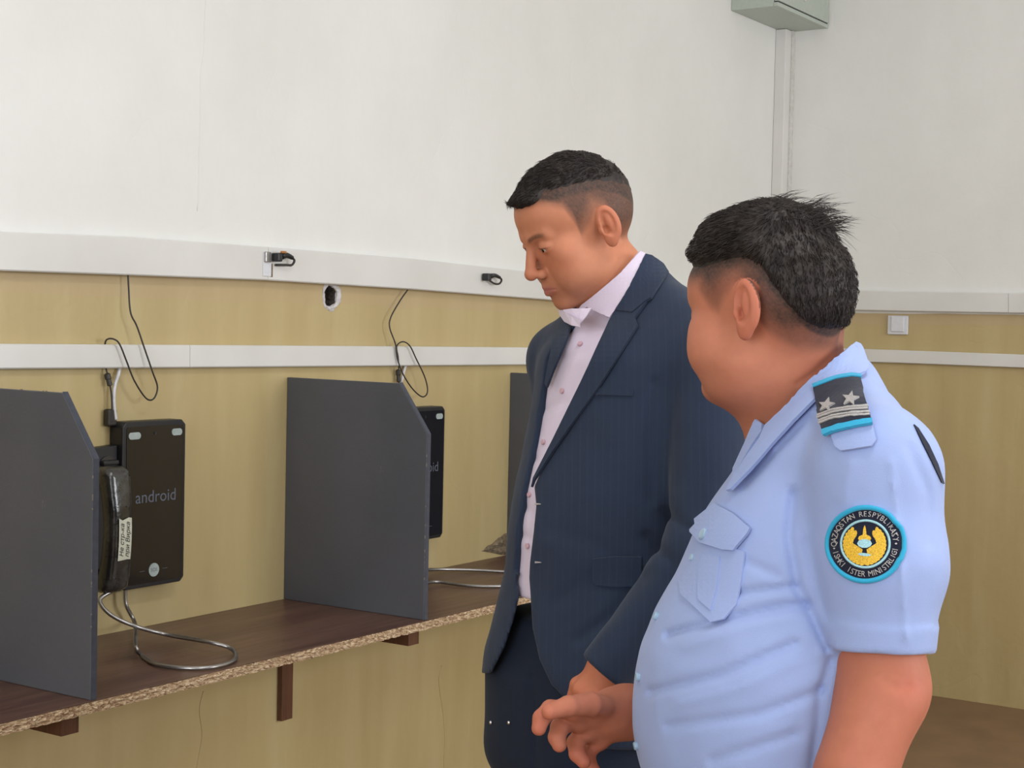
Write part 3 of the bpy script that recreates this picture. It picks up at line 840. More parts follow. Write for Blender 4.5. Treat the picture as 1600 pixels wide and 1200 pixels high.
def skin_material(name):
    g = G(name, .58, spec=.3); at = g.n('ShaderNodeVertexColor'); at.layer_name = 'Col'
    nz = g.noise(55, 4, .6)
    c = g.mix(1.0, at.outputs[0], g.ramp(nz, [(.3, (.93, .90, .90, 1)), (.7, (1, 1, 1, 1))]), 'MULTIPLY')
    g.col(c); g.b.inputs['Subsurface Weight'].default_value = .12; g.b.inputs['Subsurface Radius'].default_value = (.012, .005, .003)
    g.b.inputs['Subsurface Scale'].default_value = .5
    g.bump(g.noise(380, 3, .6), .12, .0006); return g.m
M['skin'] = skin_material('skin')
g = G('black_hair', .55, spec=.25); gi = g.noise(70, 3, .6, g.mapping((1, 1, .3)))
g.col(g.ramp(gi, [(.3, (.016, .012, .011, 1)), (.7, (.045, .036, .032, 1))])); M['hair'] = g.m
M['eye_white'] = plain('eye_white', rgb(190, 178, 170), .25)
M['iris'] = plain('dark_iris', (.012, .008, .006, 1), .15)
def fabric(name, c, rough=.85, sc_=900, stripes=None, var=.1, sheen=.2):
    g = G(name, rough, spec=.2); nz = g.noise(sc_, 2, .6); n2 = g.noise(9, 3)
    lo = tuple(x*(1-var) for x in c[:3])+(1,); hi = tuple(x*(1+var) for x in c[:3])+(1,)
    k = g.ramp(g.math('ADD', g.math('MULTIPLY', nz, .6), g.math('MULTIPLY', n2, .4)), [(.3, lo), (.7, hi)])
    if stripes:
        wv = g.n('ShaderNodeTexWave'); wv.bands_direction = 'X'; wv.inputs['Scale'].default_value = stripes[0]; wv.inputs['Distortion'].default_value = .25
        g.l(g.mapping((1, .6, .02)), wv.inputs['Vector'])
        k = g.mix(g.math('MULTIPLY', g.math('GREATER_THAN', wv.outputs['Fac'], .9), stripes[1]), k, stripes[2])
    g.col(k); g.b.inputs['Sheen Weight'].default_value = sheen
    g.bump(g.math('ADD', nz, g.math('MULTIPLY', g.noise(16, 4, .55), 3.0)), .22, .0016); return g.m
M['suit'] = fabric('navy_suit_cloth', rgb(41, 51, 70), stripes=(26, .10, rgb(60, 74, 98)), sheen=.1)
M['trouser'] = fabric('dark_navy_trouser_cloth', rgb(30, 38, 54), sheen=.05)
M['pink'] = fabric('pale_lilac_shirt_cotton', rgb(214, 200, 217), .8, var=.04)
M['pinkbtn'] = plain('pink_button', rgb(196, 160, 170), .35)
M['blue'] = fabric('light_blue_uniform_cotton', rgb(155, 172, 218), .8, var=.03)
M['bluebtn'] = plain('pale_blue_button', rgb(160, 188, 212), .3)
M['navy'] = fabric('navy_embroidery_cloth', rgb(26, 30, 48), .85)
M['cyan'] = fabric('cyan_piping', rgb(48, 164, 204), .7)
M['silver'] = plain('silver_thread', rgb(178, 174, 172), .6, .2, var=.3, scale=900)
M['gold'] = plain('gold_thread', rgb(222, 176, 40), .6, .0, var=.35, scale=700)
M['palecyan'] = plain('pale_cyan_thread', rgb(160, 205, 215), .6, var=.2, scale=700)
M['leather'] = plain('black_shoe_leather', (.012, .011, .011, 1), .3)
M['metal'] = plain('bright_metal', (.8, .8, .8, 1), .2, 1)
SK1 = np.array([.55, .220, .120]); SK2 = np.array([.54, .205, .122])

def head_sdf(p, fat=0.0, wide=1.0, flare=.42, earx=0.0):
    """p: points in head space (forward, left, up); origin midway between the ear canals"""
    q = p.copy(); y = q[:, 1] = q[:, 1]/wide
    ay = q.copy(); ay[:, 1] = np.abs(ay[:, 1])
    d = ell(q, (-.010, 0, .043), (.098, .074, .080))
    d = smin(d, ell(q, (-.035, 0, .018), (.066, .066, .066)), .03)
    d = smin(d, ell(q, (.038, 0, .050), (.058, .060, .052)), .03)
    d = smin(d, ell(q, (.036, 0, -.022), (.056, .055+.004*fat, .072)), .025)
    d = smin(d, ell(ay, (.018, .040, -.060), (.036, .022+.008*fat, .030)), .03)
    d = smin(d, ell(q, (.052, 0, -.078), (.036, .034+.01*fat, .024)), .025)
    d = smin(d, ell(q, (.076, 0, -.091), (.016, .019, .014)), .016)
    d = smin(d, ell(ay, (.062, .046, -.010), (.022, .018, .018)), .022)
    d = smin(d, ell(ay, (.058, .036, -.044), (.030, .022+.008*fat, .030)), .022)
    if fat:
        d = smin(d, ell(q, (.034, 0, -.088), (.040, .040, .022)), .03)
        d = smin(d, ell(q, (.050, 0, .040), (.052, .070, .046)), .02)
        d = smin(d, ell(ay, (.055, .040, -.036), (.032, .026, .036)), .02)
    d = smin(d, ell(q, (.078, 0, -.055), (.0215, .028, .024)), .012)
    d = smin(d, cone(ay, (.093, .010, .024), (.080, .040, .027), .0085, .0060), .016)
    d = smax(d, -ell(ay, (.103, .031, .009), (.016, .0175, .0115)), .012)
    d = smin(d, ell(ay, (.0815, .031, .007), (.0130, .0160, .0120)), .006)          # lids over the eyeball
    d = smax(d, -ell(ay, (.0965, .031, .0035), (.010, .0125, .0026)), .002)         # slit between them
    d = smin(d, cone(q, (.092, 0, .018), (.113, 0, -.026), .0068, .0098), .009)
    d = smin(d, ell(q, (.1135, 0, -.029), (.0115, .0115, .0095)), .005)
    d = smin(d, ell(ay, (.1005, .0125, -.0335), (.0105, .0075, .0075)), .005)
    d = smax(d, -ell(ay, (.1080, .0065, -.0415), (.0050, .0032, .0042)), .002)
    d = smin(d, cone(ay, (.0995, .0, -.0565), (.0895, .0215, -.0605), .0048, .0022), .005)
    d = smin(d, cone(ay, (.0985, .0, -.0665), (.0895, .0190, -.0630), .0058, .0025), .005)
    d = smax(d, -cone(ay, (.1065, .0, -.0612), (.0920, .0235, -.0620), .0016, .0012), .0015)
    # ears
    ca, sa = math.cos(flare), math.sin(flare)
    es = 1+.10*(fat > 0)
    e = ay-np.array([-.008+earx, .0745+.004*fat, .003], f32)
    ex = e[:, 0]*ca+e[:, 1]*sa*1.0; eo = -e[:, 0]*sa*-1.0*-1+e[:, 1]*ca
    ex = e[:, 0]*ca-e[:, 1]*sa; eo = e[:, 0]*sa+e[:, 1]*ca; ez = e[:, 2]-e[:, 0]*.15
    E_ = np.stack([ex, eo, ez], -1)/es
    outl = ell(E_, (-.010, .004, .004), (.0190, .0080, .031))
    lobe = ell(E_, (-.004, .003, -.024), (.0105, .006, .012))
    ear = smin(outl, lobe, .006)
    ear = smax(ear, -ell(E_, (-.008, .0125, .005), (.0128, .0088, .0238)), .002)
    ear = smin(ear, ell(E_, (-.011, .0055, .004), (.0065, .0045, .017)), .004)
    ear = smax(ear, -ell(E_, (-.001, .012, -.006), (.0070, .0115, .0085)), .002)
    ear = smin(ear, ell(E_, (.006, .004, -.006), (.0045, .0045, .0070)), .003)
    d = smin(d, ear, .005)
    return d*.9
def skin_col(p, base, stub, brow=True):
    """p head space. stub: 0..1 density of cropped hair"""
    n = len(p); c = np.tile(base, (n, 1)).astype(float)
    ay = np.abs(p[:, 1])
    red = np.exp(-(((p[:, 0]-.07)/.03)**2+((ay-.042)/.022)**2+((p[:, 2]+.02)/.025)**2))*.5
    red += np.exp(-(((p[:, 0]-.115)/.014)**2+((p[:, 1])/.015)**2+((p[:, 2]+.03)/.015)**2))*.5
    red += sstep(ay, .074, .084)*.6*(np.abs(p[:, 2]) < .045)*(p[:, 0] < .03)
    c = c*(1-red[:, None]*np.array([.02, .22, .22]))
    lip = np.exp(-(((p[:, 0]-.099)/.010)**4+(ay/.021)**4+((p[:, 2]+.0615)/.0075)**4))
    c = c*(1-.75*lip[:, None])+.75*lip[:, None]*np.array([s2l(176), s2l(104), s2l(98)])
    beard = np.exp(-(((p[:, 2]+.078)/.035)**2))*sstep(p[:, 0], .0, .06)*(.10)
    c = c*(1-beard[:, None]*np.array([1.2, 1., .8]))
    if brow:
        zb = .0235+.006*np.sin(np.clip((ay-.012)/.036, 0, 1)*PI*.8)
        bw = sstep(ay, .010, .016)*(1-sstep(ay, .040, .050))*np.exp(-((p[:, 2]-zb)/.0042)**4)*(p[:, 0] > .06)
        nz = .75+.25*vnoise(p, 900, 4)
        c = c*(1-.82*(bw*nz)[:, None])+.82*(bw*nz)[:, None]*np.array([.025, .017, .012])
        lash = np.exp(-(((ay-.031)/.0145)**4+((p[:, 2]-.0062)/.0016)**2))*(p[:, 0] > .07)
        c = c*(1-.8*lash[:, None])
    nz = vnoise(p, 900, 1)*.6+vnoise(p, 420, 2)*.4
    s = np.clip(stub*(1+.16*nz), 0, 1)[:, None]
    return c*(1-s)+s*np.array([.034, .026, .022])

def strands(V, Q, keep, flow, length, n, seed, wdt=.0006, lift=.004, droop=.0):
    """locks of hair: thin tapering blades rooted in the hair cap, combed along flow(p, normal)"""
    rng = np.random.default_rng(seed)
    qs = Q[keep]; a, b, c = V[qs[:, 0]], V[qs[:, 1]], V[qs[:, 2]]
    pick = rng.integers(0, len(qs), n)
    u_ = rng.random((n, 1)); v_ = rng.random((n, 1))
    p = a[pick]+(b[pick]-a[pick])*u_+(c[pick]-b[pick])*v_*u_
    nn = np.cross(b-a, c-a); nn /= np.linalg.norm(nn, axis=1)[:, None]+1e-12; nn = nn[pick]
    d = flow(p, nn)+rng.normal(0, .16, (n, 3)); d -= nn*(d*nn).sum(1)[:, None]; d /= np.linalg.norm(d, axis=1)[:, None]+1e-9
    L = (length(p) if callable(length) else length)*(.6+.8*rng.random(n)); L = L[:, None]
    s = np.cross(d, nn)
    lf = lift*(.3+1.2*rng.random((n, 1)))
    P0 = p-nn*.001; P1 = p+d*L*.5+nn*lf*.8; P2 = p+d*L+nn*lf*(1-droop)
    W = wdt*(.6+.8*rng.random((n, 1)))
    vs = []; fs = []
    Vt = np.stack([P0-s*W, P0+s*W, P0+nn*W, P1-s*W, P1+s*W, P1+nn*W, P2], 1).reshape(-1, 3)
    base = np.arange(n)[:, None]*7
    T = np.array([[0, 3, 4], [0, 4, 1], [1, 4, 5], [1, 5, 2], [2, 5, 3], [2, 3, 0], [3, 6, 4], [4, 6, 5], [5, 6, 3]])
    return Vt, (base[:, :, None]+T[None]).reshape(-1, 3)

def hand_sdf(P, wrist, mcps, chains, rw, thumb, kpalm=.012, nrm=None):
    """wrist: (point, radius); mcps: knuckles; chains: finger joints from the knuckle on, with radii; thumb: chain from near the wrist"""
    d = None
    for m, r in mcps:
        c = cone(P, wrist[0], m, wrist[1], r); d = c if d is None else smin(d, c, kpalm)
    for a, b in zip(mcps, mcps[1:]): d = smin(d, cone(P, a[0], b[0], a[1], b[1]), kpalm*.7)
    for ch in chains:
        f = None
        for (a, ra), (b, rb) in zip(ch, ch[1:]):
            c = cone(P, a, b, ra, rb); f = c if f is None else smin(f, c, .003)
        d = smin(d, f, .004)
    f = None
    for (a, ra), (b, rb) in zip(thumb, thumb[1:]):
        c = cone(P, a, b, ra, rb); f = c if f is None else smin(f, c, .004)
    return smin(d, f, .008)
class Loft:
    """torso field from stations: (row, left edge, right edge) as sight lines at a distance, deeper or flatter by aspect"""
    def __init__(s, rows, d, yaw, aspect, n=2.3, dshift=None):
        lx, ly = math.sin(yaw), -math.cos(yaw); fx, fy = -math.cos(yaw), -math.sin(yaw)
        s.l = np.array([lx, ly], f32); s.f = np.array([fx, fy], f32); s.n = n
        Z = []; A = []
        for i, (py, L, R) in enumerate(rows):
            dd = d+(dshift[i] if dshift else 0)
            a, b = FR(L, py, dd), FR(R, py, dd); hu = (b[0]-a[0])/2; k = aspect[i] if isinstance(aspect, (list, tuple)) else aspect
            al = hu/math.sqrt(lx*lx+k*k*fx*fx)
            Z.append((a[2]+b[2])/2); A.append(((a[0]+b[0])/2, dd, al, al*k))
        o = np.argsort(Z); Z = np.array(Z)[o]; A = np.array(A)[o]
        zz = np.linspace(Z[0], Z[-1], 400); AA = np.stack([np.interp(zz, Z, A[:, i]) for i in range(4)], 1)
        ker = np.hanning(25); ker /= ker.sum()
        pad = np.pad(AA, ((12, 12), (0, 0)), mode='edge')
        s.z = zz; s.A = np.stack([np.convolve(pad[:, i], ker, 'valid') for i in range(4)], 1); s.z0, s.z1 = Z[0], Z[-1]
    def __call__(s, P, zlo=None, zhi=None, inset=0.0, cap=.02):
        v = [np.interp(P[:, 2], s.z, s.A[:, i]).astype(f32) for i in range(4)]
        x = P[:, 0]-v[0]; y = P[:, 1]-v[1]; a = v[2]-inset; b = v[3]-inset
        p = np.abs(x*s.l[0]+y*s.l[1])/a; q = np.abs(x*s.f[0]+y*s.f[1])/b
        d = ((p**s.n+q**s.n+1e-9)**(1/s.n)-1)*np.minimum(a, b)
        d = smax(d, P[:, 2]-(s.z1 if zhi is None else zhi), cap); d = smax(d, (s.z0 if zlo is None else zlo)-P[:, 2], .004)
        return d
def put_person(feet, label):
    """empty at the feet whose axes are the figure frame"""
    wpos = CAM+feet[0]*rt+feet[1]*VH; o = empty('person', (wpos[0], wpos[1], 0), YAW-PI/2, label, 'person')
    return o, np.array([feet[0], feet[1], 0.0])
def merge(parts):
    Vs = []; Qs = []; Cs = []; n = 0
    for V, Q, c in parts: Vs.append(V); Qs.append(Q+n); Cs.append(c); n += len(V)
    return np.concatenate(Vs), np.concatenate(Qs), np.concatenate(Cs)
def bridge(V, Q, Cc, a, b, mids, r):
    """joins two pieces of one body under the clothes: opens a face on each and runs a limb between them"""
    cen = V[Q].mean(1); qa = int(np.argmin(((cen-a)**2).sum(1))); qb = int(np.argmin(((cen-b)**2).sum(1)))
    pts = [Vector(cen[qa])]+[Vector(m) for m in mids]+[Vector(cen[qb])]
    rings = [Q[qa]]; n = len(V); add = []
    ua = V[Q[qa]]-cen[qa]; ub = (V[Q[qb]]-cen[qb])[::-1]
    for m in mids:
        sa = ua/np.linalg.norm(ua, axis=1)[:, None]*r
        add.append(np.array(m)+sa); rings.append(np.arange(n, n+4)); n += 4
    best = min(range(4), key=lambda s: ((np.roll(ub, s, 0)-ua)**2).sum())
    rings.append(np.roll(Q[qb][::-1], best))
    F_ = [[A[k], A[(k+1) % 4], B_[(k+1) % 4], B_[k]] for A, B_ in zip(rings, rings[1:]) for k in range(4)]
    keep = np.ones(len(Q), bool); keep[[qa, qb]] = False
    V = np.concatenate([V]+add); Cc = np.concatenate([Cc, np.tile(Cc[Q[qa][0]], (len(V)-len(Cc), 1))])
    return V, np.concatenate([Q[keep], np.array(F_)]), Cc
def shoe(org, par, heel, ang, name='shoe'):
    ca, sa = math.cos(ang), math.sin(ang)
    def fn(P):
        x = (P[:, 0]-heel[0])*ca+(P[:, 1]-heel[1])*sa; y = -(P[:, 0]-heel[0])*sa+(P[:, 1]-heel[1])*ca
        q = np.stack([x, y, P[:, 2]], -1)
        d = cone(q, (.0, 0, .045), (.0, 0, .10), .042, .044)
        d = smin(d, ell(q, (.13, 0, .04), (.12, .048, .045)), .04)
        d = smin(d, ell(q, (.02, 0, .04), (.06, .04, .045)), .03)
        return smax(d, .002-P[:, 2], .004)
    V, Q = mesh_sdf(fn, (heel[0]-.3, heel[1]-.3, -.01), (heel[0]+.3, heel[1]+.3, .17), .006)
    np_mesh(name, V, Q, M['leather'], par, org)
def button(bm, tree, px, py, d0, r, th, org, off=.001):
    q, nrm = hit(tree, px, py, d0); q = q-Vector(org)
    tube(bm, [q+nrm*(off-.002), q+nrm*(off+th*.7), q+nrm*(off+th)], lambda t: r*(1 if t < .6 else .8), 14)

# ------------------------------------------------------------------ the man in the navy suit
def suit_man():
    D = 2.65
    root, org = put_person((FR(900, 1000, D)[0], D+.02), 'person in a navy suit and open-necked lilac shirt looking down at the phones')
    Rh = rotm(math.radians(24), math.radians(27), math.radians(-3))
    hc = FR(943, 357, 2.58)-Rh@np.array([-.004, .080, .0]); hc[1] = max(hc[1], 2.62)
    def H(P):
        h = ((P-hc.astype(f32))@Rh.astype(f32)).astype(f32); h[:, 2] = np.where(h[:, 2] < 0, h[:, 2]/1.09, h[:, 2]); return h
    def headfn(P):
        h = H(P); return head_sdf(h)
    nk0 = FR(952, 425, 2.67); nk1 = FR(972, 545, 2.70)
    def neck(P): return cone(P, nk0, nk1, .060, .068)
    def skinfn(P):
        return smin(headfn(P), neck(P), .022)
    Vh, Qh = mesh_sdf(skinfn, (hc[0]-.16, hc[1]-.15, hc[2]-.26), (hc[0]+.17, hc[1]+.15, hc[2]+.16), .0019)
    hp = H(Vh.astype(f32)).astype(float)
    # cropped sides: from the temple down to the ear and round to the nape
    x, ay, z = hp[:, 0], np.abs(hp[:, 1]), hp[:, 2]
    line = np.interp(x, [-.11, -.08, -.045, -.025, -.005, .012, .030, .034, .045, .062, .085], [-.052, -.052, -.040, .010, .028, .010, -.004, .018, .052, .066, .078])
    st = sstep(z-line, -.004, .014)*(.38+.45*sstep(z-line, .0, .045))
    st = np.maximum(st, .93*sstep(z-np.interp(x, [-.11, -.09, -.06, -.02, .02, .05, .085, .10], [-.010, .010, .040, .066, .074, .080, .086, .090]), -.034, .002)*sstep(z-line, 0, .02))*(1-sstep(ay, .0765, .080)*(z < .038)*(x > -.035))
    col = skin_col(hp, SK1, st)
    parts = [(Vh, Qh, col)]
    # hand of the near arm: relaxed, back of the hand to the camera
    wr = FR(950, 1042, 2.41)
    T = lambda px, py, d: FR(px, py, d)
    dd = 2.40
    mc = [(T(908, 1078, dd-.000), .0125), (T(925, 1090, dd-.010), .013), (T(944, 1096, dd-.008), .0125), (T(962, 1096, dd+.004), .0115)]
    ch = [[(T(908, 1078, dd), .0115), (T(902, 1112, dd+.012), .0098), (T(906, 1134, dd+.03), .0086), (T(912, 1148, dd+.045), .0072)],
          [(T(925, 1090, dd-.01), .0115), (T(922, 1126, dd+.006), .0098), (T(926, 1150, dd+.028), .0088), (T(931, 1162, dd+.045), .0074)],
          [(T(944, 1096, dd-.008), .0112), (T(943, 1130, dd+.008), .0096), (T(946, 1152, dd+.03), .0086), (T(950, 1162, dd+.046), .0072)],
          [(T(962, 1096, dd+.004), .0100), (T(963, 1124, dd+.018), .0086), (T(965, 1141, dd+.036), .0076), (T(968, 1150, dd+.05), .0064)]]
    th = [(T(925, 1056, dd+.012), .014), (T(903, 1070, dd+.02), .0125), (T(893, 1098, dd+.03), .0105), (T(892, 1120, dd+.04), .0085)]
    el = FR(1100, 855, 2.42); sh = FR(1115, 545, 2.50)
    def armskin(P):
        d = hand_sdf(P, ((wr), .025), mc, ch, None, th)
        return smin(d, cone(P, FR(1000, 965, 2.41), wr, .034, .026), .02)
    V, Q = mesh_sdf(armskin, T(1030, 1190, 2.30)*[0, 0, 1]+[T(870, 1000, 2.4)[0], 2.3, 0], [T(1030, 1000, 2.4)[0], 2.52, T(930, 940, 2.4)[2]], .0021)
    n = vnoise(V, 60, 3)*.04
    kn = np.exp(-(PX(V)[:, 1]-1092)**2/(2*9**2))*.12
    parts.append((V, Q, SK1*np.array([.98, .84, .82])*(1+n[:, None]-kn[:, None]*np.array([.3, 1, 1]))))
    # hand of the far arm, hanging behind the body
    k = np.array([.12, .36, 0])
    def arm2(P): return armskin(P-(k-np.array([.10, 0, 0])).astype(f32)*1.0)
    V2 = V+(k-np.array([.10, 0, 0])); parts.append((V2, Q.copy(), np.tile(SK1*.95, (len(V2), 1))))
    Vb, Qb, Cb = merge(parts)
    top1 = parts[1][0][np.argmax(parts[1][0][:, 2])]; top2 = parts[2][0][np.argmax(parts[2][0][:, 2])]; nb = Vh[np.argmin(Vh[:, 2])]
    Vb, Qb, Cb = bridge(Vb, Qb, Cb, nb, top1, [FR(1000, 600, 2.66), FR(1115, 565, 2.52), FR(1100, 850, 2.42)], .03)
    Vb, Qb, Cb = bridge(Vb, Qb, Cb, nb+np.array([-.02, .01, 0]), top2, [FR(940, 600, 2.72), FR(885, 580, 2.80), FR(905, 830, 2.95)], .03)
    np_mesh('body', Vb, Qb, M['skin'], root, org, Cb)
    # eyes
    bm = bmesh.new(); bi = bmesh.new()
    for s in (-1, 1):
        for b_, c_, r_ in ((bm, (.0800, .031*s, .0045), .0118), (bi, (.0868, .0305*s, .0030), .0060)):
            wv = hc+Rh@np.array(c_)-org
            bmesh.ops.create_uvsphere(b_, u_segments=20, v_segments=14, radius=r_, matrix=Matrix.Translation(Vector(wv)))
    # each eye a part of its own
    bm.free(); bi.free()
    for s in (-1, 1):
        bm = bmesh.new(); wv = hc+Rh@np.array((.0800, .031*s, .0045))-org
        bmesh.ops.create_uvsphere(bm, u_segments=20, v_segments=14, radius=.0118, matrix=Matrix.Translation(Vector(wv))); e = obj('eye', bm, M['eye_white'], root, True)
        bm = bmesh.new(); wv = hc+Rh@np.array((.0868, .0305*s, .0030))-org
        bmesh.ops.create_uvsphere(bm, u_segments=16, v_segments=10, radius=.0060, matrix=Matrix.Translation(Vector(wv))); obj('iris', bm, M['iris'], e, True)
    # hair: short, swept forward over the forehead, faded sides
    def tfield(h):
        x, ay, z = h[:, 0], np.abs(h[:, 1]), h[:, 2]
        ln = np.interp(x, [-.11, -.09, -.06, -.02, .02, .05, .085, .10], [-.010, .010, .040, .066, .074, .080, .086, .090])
        t = .0115*sstep(z-ln, -.004, .050)*(.35+.65*sstep(x, -.09, -.01))-.003
        return t+.003*sstep(x, .045, .085)*sstep(z, .086, .10)
    def hairfn(P):
        h = H(P); d = headfn(P)
        fr = ell(h, (.074, .004, .090), (.024, .038, .010), None)
        o = smin(d-tfield(h)-.0012*vnoise(h.astype(float)*np.array([.35, 1, 1]), 210, 5), fr, .012)
        return smax(o, -(d+.004), .002)
    Vc, Qc = mesh_sdf(hairfn, (hc[0]-.16, hc[1]-.13, hc[2]-.06), (hc[0]+.17, hc[1]+.13, hc[2]+.18), .0022)
    hcap = np_mesh('hair', Vc, Qc, M['hair'], root, org)
    hh = H(Vc.astype(f32)); dsk = head_sdf(hh); cen = dsk[Qc].mean(1)
    keep = (cen > .0015)
    fwd = Rh[:, 0]; lft = Rh[:, 1]
    def flow(p, nn): return np.tile(fwd*1.0-lft*.25, (len(p), 1))-Rh[:, 2]*.25
    Vs, Ts = strands(Vc, Qc, keep, flow, lambda p: np.where(((p-hc)@Rh)[:, 0] < -.05, .006, .013), 5200, 1, .0005, .0018, .6)
    s_ = np_mesh('hair_strands', Vs, Ts, M['hair'], hcap, org, smooth=False); s_['kind'] = 'stuff'
    # ---- torso under the clothes
    rows = [(470, 925, 1055), (520, 872, 1102), (560, 848, 1118), (620, 840, 1124), (700, 826, 1124), (760, 812, 1120), (830, 801, 1110), (890, 797, 1100), (960, 784, 1100), (1030, 772, 1100), (1110, 768, 1096)]
    body = Loft(rows, D, math.radians(43), [.75, .62, .66, .70, .78, .84, .90, .90, .86, .82, .80], 2.35)
    SL, SR = FR(1118, 552, 2.52), FR(880, 562, 2.80)
    NB = FR(990, 462, 2.68)
    def torso(P, inset=0.0, zlo=None):
        d = body(P, zlo=zlo, zhi=FR(960, 500, D)[2], inset=inset, cap=.06)
        d = smin(d, cone(P, NB, SL, .060-inset, .068-inset), .05)
        d = smin(d, cone(P, NB, SR, .052-inset, .062-inset), .05)
        return d
    # shirt
    open_shirt = [(880, 470), (866, 560), (850, 600), (833, 650), (816, 735), (806, 765), (800, 800), (802, 870), (812, 893), (827, 903), (828, 880), (834, 830), (838, 790), (835, 760), (846, 735), (870, 690), (912, 600), (940, 540), (960, 497), (1012, 402), (990, 380), (900, 400)]
    def shirtfn(P):
        d = torso(P, .011, FR(830, 925, D)[2])
        d = smin(d, cone(P, nk0, nk1, .0655, .074), .02)      # stand of the collar closes round the neck
        px = PX(P); d = smax(d, -(poly_sd(px, [(700, 470), (868, 474), (884, 478), (902, 484), (920, 478), (950, 452), (985, 410), (1000, 392), (1200, 380), (1200, 100), (700, 100)])*(D/F)).astype(f32), .003); w_ = polyline_d(px, [(905, 512), (879, 611), (850, 691), (824, 773), (818, 850)])
        d = d-.0014*np.exp(-(w_/9)**4)
        for f_, a_ in (([(812, 700), (835, 716)], .003), ([(806, 780), (832, 800)], .003), ([(805, 830), (830, 842)], .003), ([(850, 640), (880, 628)], .002), ([(880, 560), (912, 550)], .002)):
            d = d+a_*np.exp(-(polyline_d(px, f_)/7)**2)
        return d
    lo = (FR(760, 700, D)[0], 2.2, FR(900, 930, D)[2]); hi = (FR(1150, 700, D)[0], 3.05, FR(900, 440, D)[2])
    Vs_, Qs_ = mesh_sdf(shirtfn, lo, hi, .0045)
    shirt = np_mesh('shirt', Vs_, Qs_, M['pink'], root, org)
    ts = bvh(Vs_, Qs_)
    def reffn(P): return smin(torso(P), cone(P, nk0-np.array([0, 0, -.03]), nk1, .067, .076), .03)
    Vr, Qr = mesh_sdf(reffn, (FR(740, 700, D)[0], 2.25, FR(900, 1150, D)[2]), (FR(1240, 700, D)[0], 3.1, FR(900, 340, D)[2]), .008)
    tr_ = bvh(relax(Vr, Qr, 2), Qr)
    for (px, py) in ((907, 538), (879, 611), (850, 691), (828, 773), (825, 853)):
        bm = bmesh.new(); button(bm, ts, px, py, 2.5, .0048, .003, org); obj('shirt_button', bm, M['pinkbtn'], shirt)
    # jacket
    flap = [(812, 893), (827, 903), (829, 930), (832, 980), (843, 1030), (862, 1070), (890, 1098), (905, 1112), (905, 1400), (600, 1400), (600, 1052), (768, 1052), (789, 1010), (802, 970), (812, 930), (808, 905)]
    cut = [(850, 470), (780, 560), (740, 800), (740, 885), (800, 890)]+open_shirt[9:]
    arm1 = [(SL, .069), (el, .057), (FR(953, 1040, 2.41), .044)]
    ela, wra = FR(905, 830, 2.95), FR(900, 1030, 2.86)
    cuffn = wr-el; cuffn = cuffn/np.linalg.norm(cuffn); cuffp = FR(944, 1052, 2.41)
    folds = [([(1022, 600), (1016, 700), (1018, 780)], .004, 10), ([(1010, 840), (1050, 880), (1060, 920)], .006, 10), ([(870, 940), (930, 900), (985, 880)], .0022, 14),
             ([(1040, 800), (1080, 830), (1110, 830)], .006, 9), ([(860, 830), (930, 850), (990, 900)], .002, 16), ([(905, 1000), (960, 960), (1010, 900)], .004, 10), ([(880, 600), (862, 640)], .002, 8)]
    sRz = []
    for z_ in np.linspace(body.z0, body.z1, 60):
        c_ = [np.interp(z_, body.z, body.A[:, i]) for i in range(4)]
        th_ = np.linspace(0, PI, 400); xx = c_[0]+c_[2]*np.cos(th_)*body.l[0]+c_[3]*np.sin(th_)*body.f[0]; yy = c_[1]+c_[2]*np.cos(th_)*body.l[1]+c_[3]*np.sin(th_)*body.f[1]
        q_ = PX(np.stack([xx, yy, np.full(400, z_)], -1)); i_ = int(np.argmin(q_[:, 0])); j_ = i_
        while j_ > 0 and q_[j_, 0] < q_[i_, 0]+11: j_ -= 1
        sRz.append((z_, c_[2]*math.cos(th_[j_])))
    sRz = np.array(sRz)
    def jacketfn(P):
        d = torso(P, 0.0, FR(900, 1112, D)[2])
        d = d-.010*sstep(FR(900, 900, D)[2]-P[:, 2], 0, .2)
        a = smin(cone(P, arm1[0][0], arm1[1][0], .069, .058), cone(P, arm1[1][0], arm1[2][0], .058, .045), .02)
        a = smax(a, ((P-cuffp.astype(f32))@cuffn.astype(f32)), .003)
        b = smin(cone(P, SR, ela, .064, .054), cone(P, ela, wra, .054, .044), .02)
        b = smax(b, FR(900, 1060, 2.9)[2]-P[:, 2], .003)
        d = smin(smin(d, a, .018), b, .018)
        px = PX(P); front = (P[:, 1] < 2.95)
        for f_, amp, w_ in folds: d = d+np.where(front, amp*np.exp(-(polyline_d(px, f_)/w_)**2), 0)
        d = d-.0016*vnoise(P.astype(float), 14, 2)-.0008*vnoise(P.astype(float), 34, 3)
        zq = P[:, 2]
        sc_ = (P[:, 0]-np.interp(zq, body.z, body.A[:, 0]))*body.l[0]+(P[:, 1]-np.interp(zq, body.z, body.A[:, 1]))*body.l[1]
        fc_ = (P[:, 0]-np.interp(zq, body.z, body.A[:, 0]))*body.f[0]+(P[:, 1]-np.interp(zq, body.z, body.A[:, 1]))*body.f[1]
        pl_ = np.maximum(np.interp(zq, sRz[:, 0], sRz[:, 1])-sc_, -fc_)
        sd = np.minimum(np.maximum(poly_sd(px, cut)*(D/F), pl_), poly_sd(px, flap)*(D/F))
        sd = np.where(P[:, 1] > 2.9, np.where(px[:, 1] > 895, sd, .1), sd)
        d = smax(d, -sd.astype(f32), .003)
        d = smax(d, -(smin(cone(P, nk0, nk1, .074, .076), cone(P, nk1, nk1+np.array([.0, 0, .3]), .07, .07), .01)), .006)
        return d
    lo = (FR(740, 700, D)[0], 2.25, FR(900, 1150, D)[2]); hi = (FR(1240, 700, D)[0], 3.1, FR(900, 370, D)[2])
